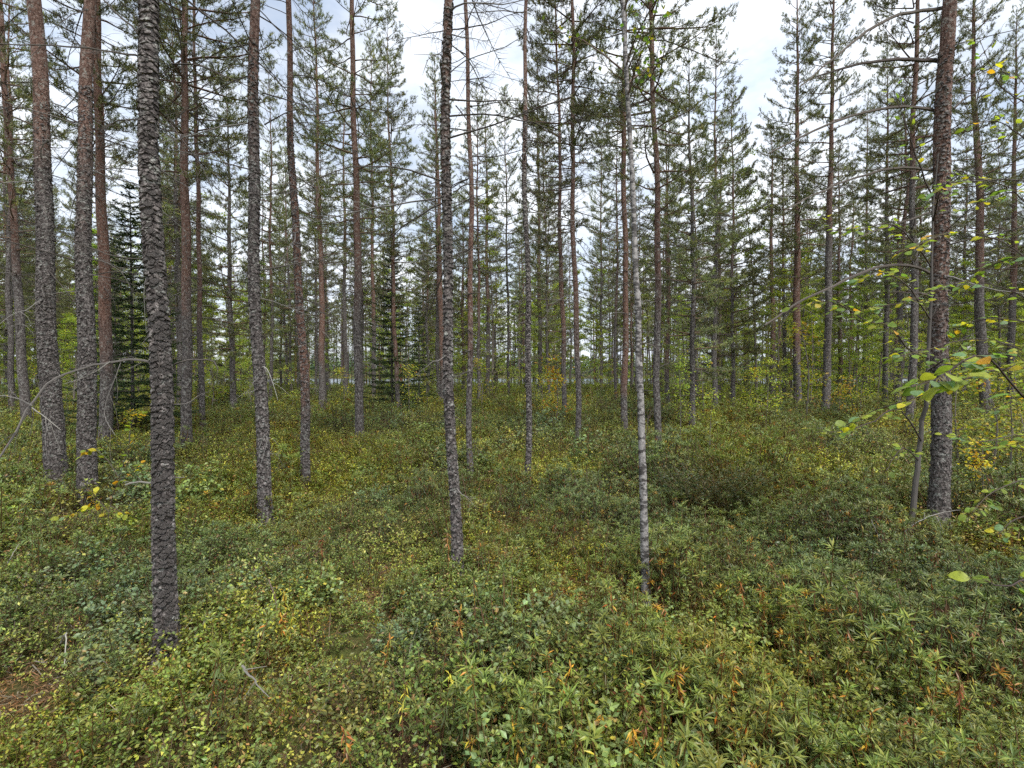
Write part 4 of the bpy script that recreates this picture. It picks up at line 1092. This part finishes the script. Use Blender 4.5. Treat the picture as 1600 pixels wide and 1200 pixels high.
def field(dens, maskf, s0, zones=((0.9, 7, 1, 1), (7, 20, .42, 1.45), (20, 66, .10, 2.1)), off=0.0):
    Ps = []; Ss = []
    for r0, r1, df, sf in zones:
        area = R(62) * (r1 * r1 - r0 * r0)
        n = int(area * dens * df); r = np.sqrt(r0 * r0 + rnd(n) * (r1 * r1 - r0 * r0)); a = uni(R(-62), R(62), n)
        x = r * np.sin(a); y = r * np.cos(a); keep = rnd(n) < maskf(x, y)
        for bx, by, br in ((_bare[0], _bare[1], .26), (_bare2[0], _bare2[1], .12)): keep &= ((x - bx) ** 2 + (y - by) ** 2 > br * br * uni(.5, 1.5, n)) | (off < 0)
        keep &= (y < 63)
        x = x[keep]; y = y[keep]
        Ps.append(np.stack([x, y, height(x, y) - .01 * sf], 1)); Ss.append(s0 * sf * uni(.65, 1.3, len(x)) * (1 + .38 * vnoise(x / .7, y / .7, 31 + int(s0 * 10))))
    return np.concatenate(Ps), np.concatenate(Ss)
def mLab(x, y):
    n = vnoise(x / 1.3, y / 1.3, 21); side = sstep(-.9, 1.2, x - .1 * y)
    return np.clip(.12 + .9 * side * (1 - sstep(4.5, 9, y)) + .45 * n * side, .04, 1)
def mBil(x, y): return np.clip(.6 - .42 * sstep(5, 11, y) + .7 * vnoise(x / .9, y / .9, 22) + .15 * (x < 0), .38 - .25 * sstep(5, 9, y), 1)
def mBog(x, y): return np.clip(-.12 + .9 * vnoise(x / .8, y / .8, 23) + .45 * (y < 4), 0, 1)
def mLin(x, y): return np.clip(.42 + .45 * sstep(3.5, 8, y) + .5 * vnoise(x / 1.1, y / 1.1, 24), .1, 1)
def mOne(x, y): return np.ones(len(x))
def mMos(x, y): return np.clip(.15 + .5 * vnoise(x / .6, y / .6, 27) + .8 * sstep(4, 9, y), .12, 1)
def mGr(x, y): return np.clip(.15 + .9 * vnoise(x / .8, y / .8, 26), .03, 1)
for nm, lab, dens, mf, s0, tl in [
    ('labrador_tea', 'knee high narrow leaved shrubs covering the right of the forest floor', 46, mLab, 1.12, .15),
    ('blueberry', 'low green blueberry shrubs all over the forest floor', 40, mBil, 1.08, .2),
    ('bog_bilberry', 'taller bluish green oval leaved shrubs in clumps', 24, mBog, 1.12, .2),
    ('lingonberry', 'low glossy small leaved shrubs between the taller ones', 42, mLin, 1.35, .2),
    ('grass', 'thin pale grass blades among the shrubs', 15, mGr, 1.0, .2),
    ('moss', 'yellow green moss cushions under the shrubs', 28, mMos, 1.2, .1),
    ('needle_litter', 'brown fallen needles and twigs on the ground', 80, mOne, 1.2, .1)]:
    P, S = field(dens, mf, s0, off=-1 if nm == 'needle_litter' else 0)
    print(nm, len(P))
    scatter(nm, lab, SETS[nm], P, S, tl)

# ---- autumn coloured shoots that stand out one by one
def autumn_shoot(pal, pr, h=.3):
    B = MB(); h = uni(.2, .34)
    top = np.array([uni(-.03, .03), uni(-.03, .03), h]); st = smooth_line([(0, 0, 0), top * .5 + RNG.normal(size=3) * .01, top], 8); tube(B, st, np.linspace(.003, .002, 8), 4, (.14, .07, .04))
    n = int(uni(16, 44)); f = 1 - rnd(n) ** 1.6 * .55; idx = f * 7; i0 = np.minimum(idx.astype(int), 6); q = st[i0] + (st[i0 + 1] - st[i0]) * (idx - i0)[:, None]
    az = np.arange(n) * 2.4; el = uni(-1.3, -.2, n) ; el[:8] = uni(0, 1, 8)
    d = np.stack([np.cos(az) * np.cos(el), np.sin(az) * np.cos(el), np.sin(el)], 1)
    leaves(B, q, d, np.tile([0, 0, 1.0], (n, 1)) + RNG.normal(size=(n, 3)) * .2, uni(.03, .05, n), .0085, pick(pal, n, pr), 0, .25, .2)
    return B.mesh('shoot', M['flora'])
SH = {'orange': [autumn_shoot([(.36, .17, .035), (.38, .24, .05), (.22, .11, .04), (.16, .2, .06)], [2, 2, 3, 3]) for _ in range(6)],
      'rusty red': [autumn_shoot([(.24, .085, .045), (.24, .12, .06), (.15, .08, .05), (.14, .17, .06)], [2, 2, 3, 2]) for _ in range(6)],
      'yellow': [autumn_shoot([(.40, .34, .05), (.34, .30, .05), (.2, .25, .04)], [2, 2, 4]) for _ in range(4)]}
SPOTS = {'orange': [(945, 1110), (1020, 1140), (1145, 1085), (1165, 1160), (860, 1060), (870, 1085), (815, 1140), (555, 1150), (1355, 930), (1380, 920), (965, 970), (600, 1040), (1460, 1080), (1450, 1020), (1345, 1145), (1575, 1070), (723, 1000), (690, 985), (440, 960), (985, 1150), (1080, 1110)],
         'rusty red': [(1040, 960), (1060, 985), (975, 1100), (1085, 1050), (1120, 1120), (1330, 910), (1345, 935), (1460, 880), (1455, 955), (1200, 905), (1215, 915), (1420, 1130), (1510, 1020), (1425, 1150), (1165, 945), (1190, 960), (1290, 775), (1175, 860), (1055, 870), (1500, 1095), (700, 870), (500, 880), (1005, 1130)],
         'yellow': [(685, 1080), (1095, 855), (445, 940), (450, 975), (915, 870), (940, 865), (1370, 950), (760, 812), (1240, 860), (1110, 1020), (630, 1100), (1170, 1030)]}
for c, spots in SPOTS.items():
    for i, (px, py) in enumerate(spots):
        p, dep = hit(px, py, .30)
        thing('autumn_shoot', {'orange': 'drooping shoot with orange autumn leaves among green shrubs', 'rusty red': 'shoot with rusty red dying leaves among green shrubs', 'yellow': 'shoot with bright yellow leaves among green shrubs'}[c],
              'shrub', (p[0], p[1], H1(p[0], p[1]) + .10), (R(uni(-8, 8)), R(uni(-8, 8)), uni(0, 6)), c + ' autumn shoots', SH[c][i % len(SH[c])], uni(.75, 1.25))

B = MB(); p, dep = hit(1118, 800, .12)
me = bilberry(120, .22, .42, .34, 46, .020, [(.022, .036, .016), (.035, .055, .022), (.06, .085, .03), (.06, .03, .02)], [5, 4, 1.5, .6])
thing('bushy_mound', 'dark bushy mound of small leaved shrubs in the hollow right of the birch', 'shrub', (p[0], p[1], H1(p[0], p[1]) + .20), data=me, scl=(1.8, 1.2, 1.3))
# ---- dead wood lying on or poking out of the shrubs
def stick(pts, r, tint, label, twigs=3):
    P = smooth_line([hit(x, y, o)[0] for x, y, o in pts], 12); P[1:-1] += RNG.normal(size=(10, 3)) * r * .5
    o = P[0].copy(); B = MB(); tube(B, P - o, np.linspace(r, r * .35, 12), 5, tint, 0, True)
    for k in range(twigs):
        i = int(uni(2, 10)); td = unit(P[i + 1] - P[i]); b = P[i] - o; e = b + unit(td + perp(td)) * uni(.05, .14); tube(B, [b, e], [r * .5, r * .2], 3, tint)
    thing('dead_stick', label, 'stick', tuple(o), data=B.mesh('dead_stick', M['twig']))
stick([(1412, 832, .25), (1440, 812, .42), (1470, 802, .45), (1500, 797, .38)], .006, (.24, .225, .205), 'pale curved dead stick arching over the shrubs at the foot of the big dark pine')
stick([(1462, 806, .42), (1470, 820, .35), (1474, 834, .25)], .005, (.24, .225, .205), 'short pale stick hanging below the curved one', 1)
stick([(1361, 812, .42), (1370, 832, .36), (1377, 850, .28)], .005, (.20, .19, .17), 'short pale stick poking up left of the big dark pine', 0)
stick([(378, 1040, .38), (392, 1058, .35), (412, 1082, .3)], .006, (.20, .19, .17), 'grey forked stick among the dark shrubs right of the nearest trunk', 3)
stick([(95, 1005, .2), (104, 990, .3), (100, 1040, .2)], .006, (.26, .25, .22), 'bleached bent stick in the grass at lower left', 1)
stick([(12, 880, .3), (20, 865, .38), (30, 850, .42)], .005, (.24, .225, .2), 'short bleached stick at the left edge of the shrubs', 0)
stick([(420, 905, .4), (428, 930, .35), (436, 960, .25)], .004, (.14, .10, .08), 'dark upright twiglet right of the nearest trunk', 3)
stick([(0, 742, .25), (35, 748, .25), (75, 760, .2)], .008, (.16, .15, .14), 'fallen grey branch at the foot of the thick leaning pine', 4)
def brush(px, py, label, s):
    p, dep = hit(px, py, .1); root = thing('brush_heap', label, 'brush heap', (p[0], p[1], H1(p[0], p[1])))
    for k in range(26):
        B = MB(); a = uni(0, 6.28)
        st = np.array([uni(-.3, .3), uni(-.2, .2), uni(0, .05)]) * s
        dead_branch(B, st, (math.cos(a), math.sin(a), uni(.3, 1.2)), uni(.2, .45) * s, .004 * s, uni(-.2, .6), (.035, .028, .025), 6, 6)
        put('branch', B.mesh('branch', M['twig']), root)
brush(1120, 800, 'dark tangle of bare twigs in the hollow right of the birch', 1.0)
brush(693, 668, 'dark low heap of twigs left of the central pine, further back', 1.6)
print('verts ok')
